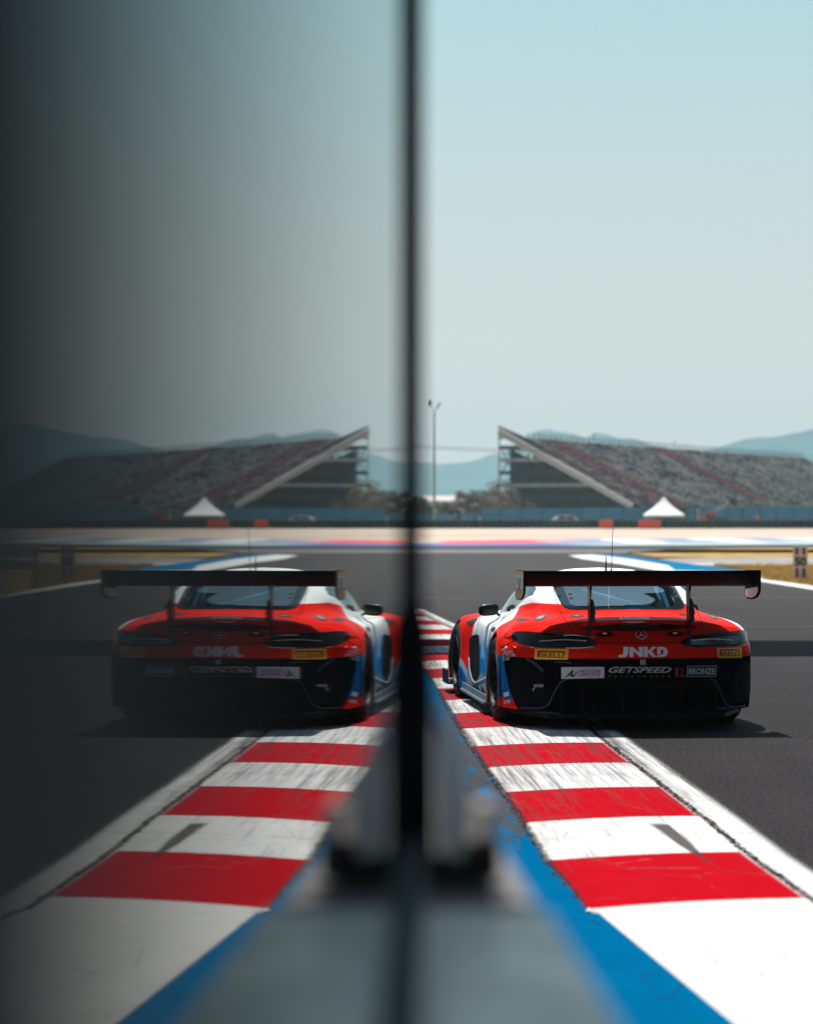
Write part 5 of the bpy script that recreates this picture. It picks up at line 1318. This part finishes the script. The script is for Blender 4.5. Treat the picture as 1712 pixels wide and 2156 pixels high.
# ---- stickers and lettering
def plate(name, poly, mat, r=1.2, off=.0022, parent=car): return decal(name, rounded(poly, r), mat, 'px', off, 2.0, parent=parent)
def z2(pts): return [(1267 + .22 * x, 1150.5 + .22 * y) for x, y in pts]
for pl_ in ([(205, 962), (252, 962), (250, 1020), (240, 1046), (222, 1058), (195, 1061), (165, 1058), (148, 1050), (172, 1036), (192, 1034), (202, 1022)],
            [(262, 964), (296, 964), (354, 1016), (352, 962), (392, 962), (394, 1056), (362, 1056), (300, 1004), (300, 1056), (262, 1056)],
            [(401, 962), (436, 962), (437, 1000), (482, 962), (520, 962), (472, 1004), (524, 1056), (480, 1056), (444, 1020), (438, 1024), (438, 1056), (402, 1056)],
            [(528, 963), (590, 964), (612, 974), (626, 994), (627, 1018), (618, 1040), (600, 1052), (575, 1057), (528, 1056), (528, 1036), (566, 1036), (582, 1028), (590, 1012), (586, 994), (574, 986), (560, 985), (560, 1030), (528, 1030)]):
    decal('lettering', z2(pl_), DWHITE, 'px', .003, 1.2)
def tyre_logo(q):
    (x0, y0), (x1, y1), (x2, y2), (x3, y3) = q
    pl = plate('yellow_sticker', q, DYEL)
    def M(u, v): return ((x0 * (1 - u) + x1 * u) * (1 - v) + (x3 * (1 - u) + x2 * u) * v, (y0 * (1 - u) + y1 * u) * (1 - v) + (y3 * (1 - u) + y2 * u) * v)
    decal('logo_bar', [M(.09, .18), M(.90, .18), M(.905, .50), M(.85, .50), M(.85, .33), M(.17, .33), M(.16, .82), M(.08, .82)], DRED, 'px', .0036, 1.5, parent=pl)
    a, b = M(.19, .43), M(.88, .82); text_px('lettering', 'IRELLI', (a[0], a[1], b[0], b[1]), DRED, .03, .0, .0036, parent=pl)
tyre_logo([(1125.8, 1366), (1197.3, 1367), (1195.2, 1388.7), (1125, 1387.6)]); tyre_logo([(1508, 1362.8), (1559.6, 1362.8), (1561.8, 1384.8), (1510.8, 1385.5)])
pl = plate('white_sticker', [(1181.5, 1404.6), (1272, 1404), (1272, 1427.3), (1181.5, 1429.5)], flat_mat('sticker_white', (.60, .63, .72), .4), 2)
text_px('lettering', 'ASSETTO CORSA', (1218.5, 1409.7, 1263.6, 1416.2), DBLK, .02, .1, .0036, parent=pl); text_px('lettering', 'COMPETIZIONE', (1215.6, 1417.2, 1263.4, 1423.6), flat_mat('sticker_red', (.50, .01, .02), .4), .02, .1, .0036, parent=pl)
decal('emblem', [(1188, 1427.5), (1203, 1412), (1207, 1408), (1206, 1413), (1196, 1424)], DBLK, 'px', .0036, 1.5, parent=pl); decal('emblem', [(1199, 1422), (1205, 1413.5), (1208, 1413), (1205, 1420), (1208, 1422), (1216, 1409.5), (1213, 1419), (1208, 1425.5), (1203, 1425)], DBLK, 'px', .0036, 1.5, parent=pl)
text_px('lettering', 'GETSPEED', (1281, 1403.8, 1413, 1416.6), DGREY, .025, .35, .003); text_px('lettering', 'Performance', (1281, 1420.6, 1410, 1425.8), flat_mat('decal_dim', (.22, .19, .17), .5), .01, .0, .003, 2.6)
text_px('lettering', '1', (1421.2, 1405.6, 1426.6, 1424.6), DCRIM, .03, .0, .003); text_px('lettering', '2', (1428.8, 1405.6, 1441, 1424.6), DMAG, .03, .0, .003)
pl = plate('framed_sticker', [(1446, 1402.2), (1508, 1401.2), (1506.8, 1424.4), (1444.8, 1424.8)], DGREY, .6); decal('sticker_field', [(1447, 1403.3), (1507, 1402.3), (1505.8, 1423.4), (1445.8, 1423.8)], flat_mat('field_dark', (.022, .020, .024), .45), 'px', .0034, 2.5, parent=pl)
text_px('lettering', 'BRONZE', (1448.8, 1406.8, 1504.4, 1419.6), flat_mat('decal_pale', (.45, .50, .60), .45), .035, .0, .005, parent=pl)
for (s, q) in (('DUBAI', (1063, 1369.6, 1080.4, 1375.6)), ('SPORTS', (1063.5, 1375.8, 1087, 1383, 0)), ('CITY', (1064.2, 1384, 1074.5, 1390.6))): text_px('lettering', s, q, flat_mat('decal_pink', (.60, .36, .38), .5), .02, 0, .004)
line('pointed_mark', [(1061, 1392), (1060, 1378), (1066, 1361), (1068.5, 1366)], .004, DWHITE, 'px', .002); line('pointed_mark', [(1066, 1361), (1057, 1370)], .003, DWHITE, 'px', .002)
text_px('lettering', 'DRIVERS', (1127.5, 1440.5, 1144.5, 1446.6), DGREY, .02, 0, .005); line('pointed_mark', [(1126, 1441), (1125.5, 1448), (1122, 1454)], .004, DGREY, 'px', .004)
text_px('lettering', 'GETSPEED', (1061.8, 1475, 1076, 1481.4, -2), DWHITE, .02, .2, .005); decal('white_label', [(1060.5, 1458), (1071.5, 1455.5), (1072.5, 1465), (1061.5, 1467.5)], DWHITE, 'px', .004, 1.5)
o = decal('oval_sticker', [(1303.5, 1300), (1310, 1301), (1318, 1299.5), (1335, 1300.5), (1350, 1300), (1366, 1300.8), (1367, 1304), (1362, 1308), (1345, 1310.3), (1325, 1310.3), (1310, 1308.5), (1304.5, 1304.5)], flat_mat('sticker_bright', (.78, .84, .84), .4), 'px', .002, 1.5)
text_px('lettering', 'GETSPEED', (1310, 1302.6, 1359, 1307.4), DTEAL, .03, .2, .0034, parent=o)
# star-in-ring badge on the boot
bd = empty('boot_badge'); bd.parent = car; l, nn = hit_px(1349, 1337.5); M_ = Matrix.Translation(l + nn * .006 + Vector((0, -.006, 0))) @ nn.to_track_quat('Z', 'Y').to_matrix().to_4x4()
m = MB(); Rg = .044
for a0 in [0]:
    ring = []; nr, nt = 40, 8; vs = []; fs = []
    for k in range(nr):
        for q in range(nt):
            t = 2 * math.pi * k / nr; s2 = 2 * math.pi * q / nt; rr = Rg + .0032 * math.cos(s2); vs.append(M_ @ Vector((rr * math.cos(t), rr * math.sin(t), .0032 * math.sin(s2))))
    for k in range(nr):
        for q in range(nt): fs.append((k * nt + q, ((k + 1) % nr) * nt + q, ((k + 1) % nr) * nt + (q + 1) % nt, k * nt + (q + 1) % nt))
    m.add(vs, fs)
m.build('ring', DSIL, bd, True)
m = MB(); vs = [Vector((0, 0, .007))]
for k in range(6):
    t = R(90 + 60 * k); r_ = Rg if k % 2 == 0 else .009; vs.append(Vector((r_ * math.cos(t), r_ * math.sin(t), 0)))
m.add([M_ @ v for v in vs], [(0, 1 + k, 1 + (k + 1) % 6) for k in range(6)]); m.build('star', DSIL, bd)
# ================================================================== AIR
hz = MB(); hz.box((0, 1550, 84), (10410, 6110, 172)); ho = hz.build('haze', None)
n = NT('haze_air'); n.N.remove(n.bsdf)
pv = n.N.new('ShaderNodeVolumePrincipled'); pv.inputs['Color'].default_value = (.74, .95, 1.0, 1); pv.inputs['Density'].default_value = 0.00024
pv.inputs['Anisotropy'].default_value = 0.1; n.L.new(pv.outputs[0], n.out.inputs['Volume'])
ho.data.materials.append(n.m); tag(ho, 'pale blue summer haze that fades the far hills and grandstand', 'haze', kind='stuff')
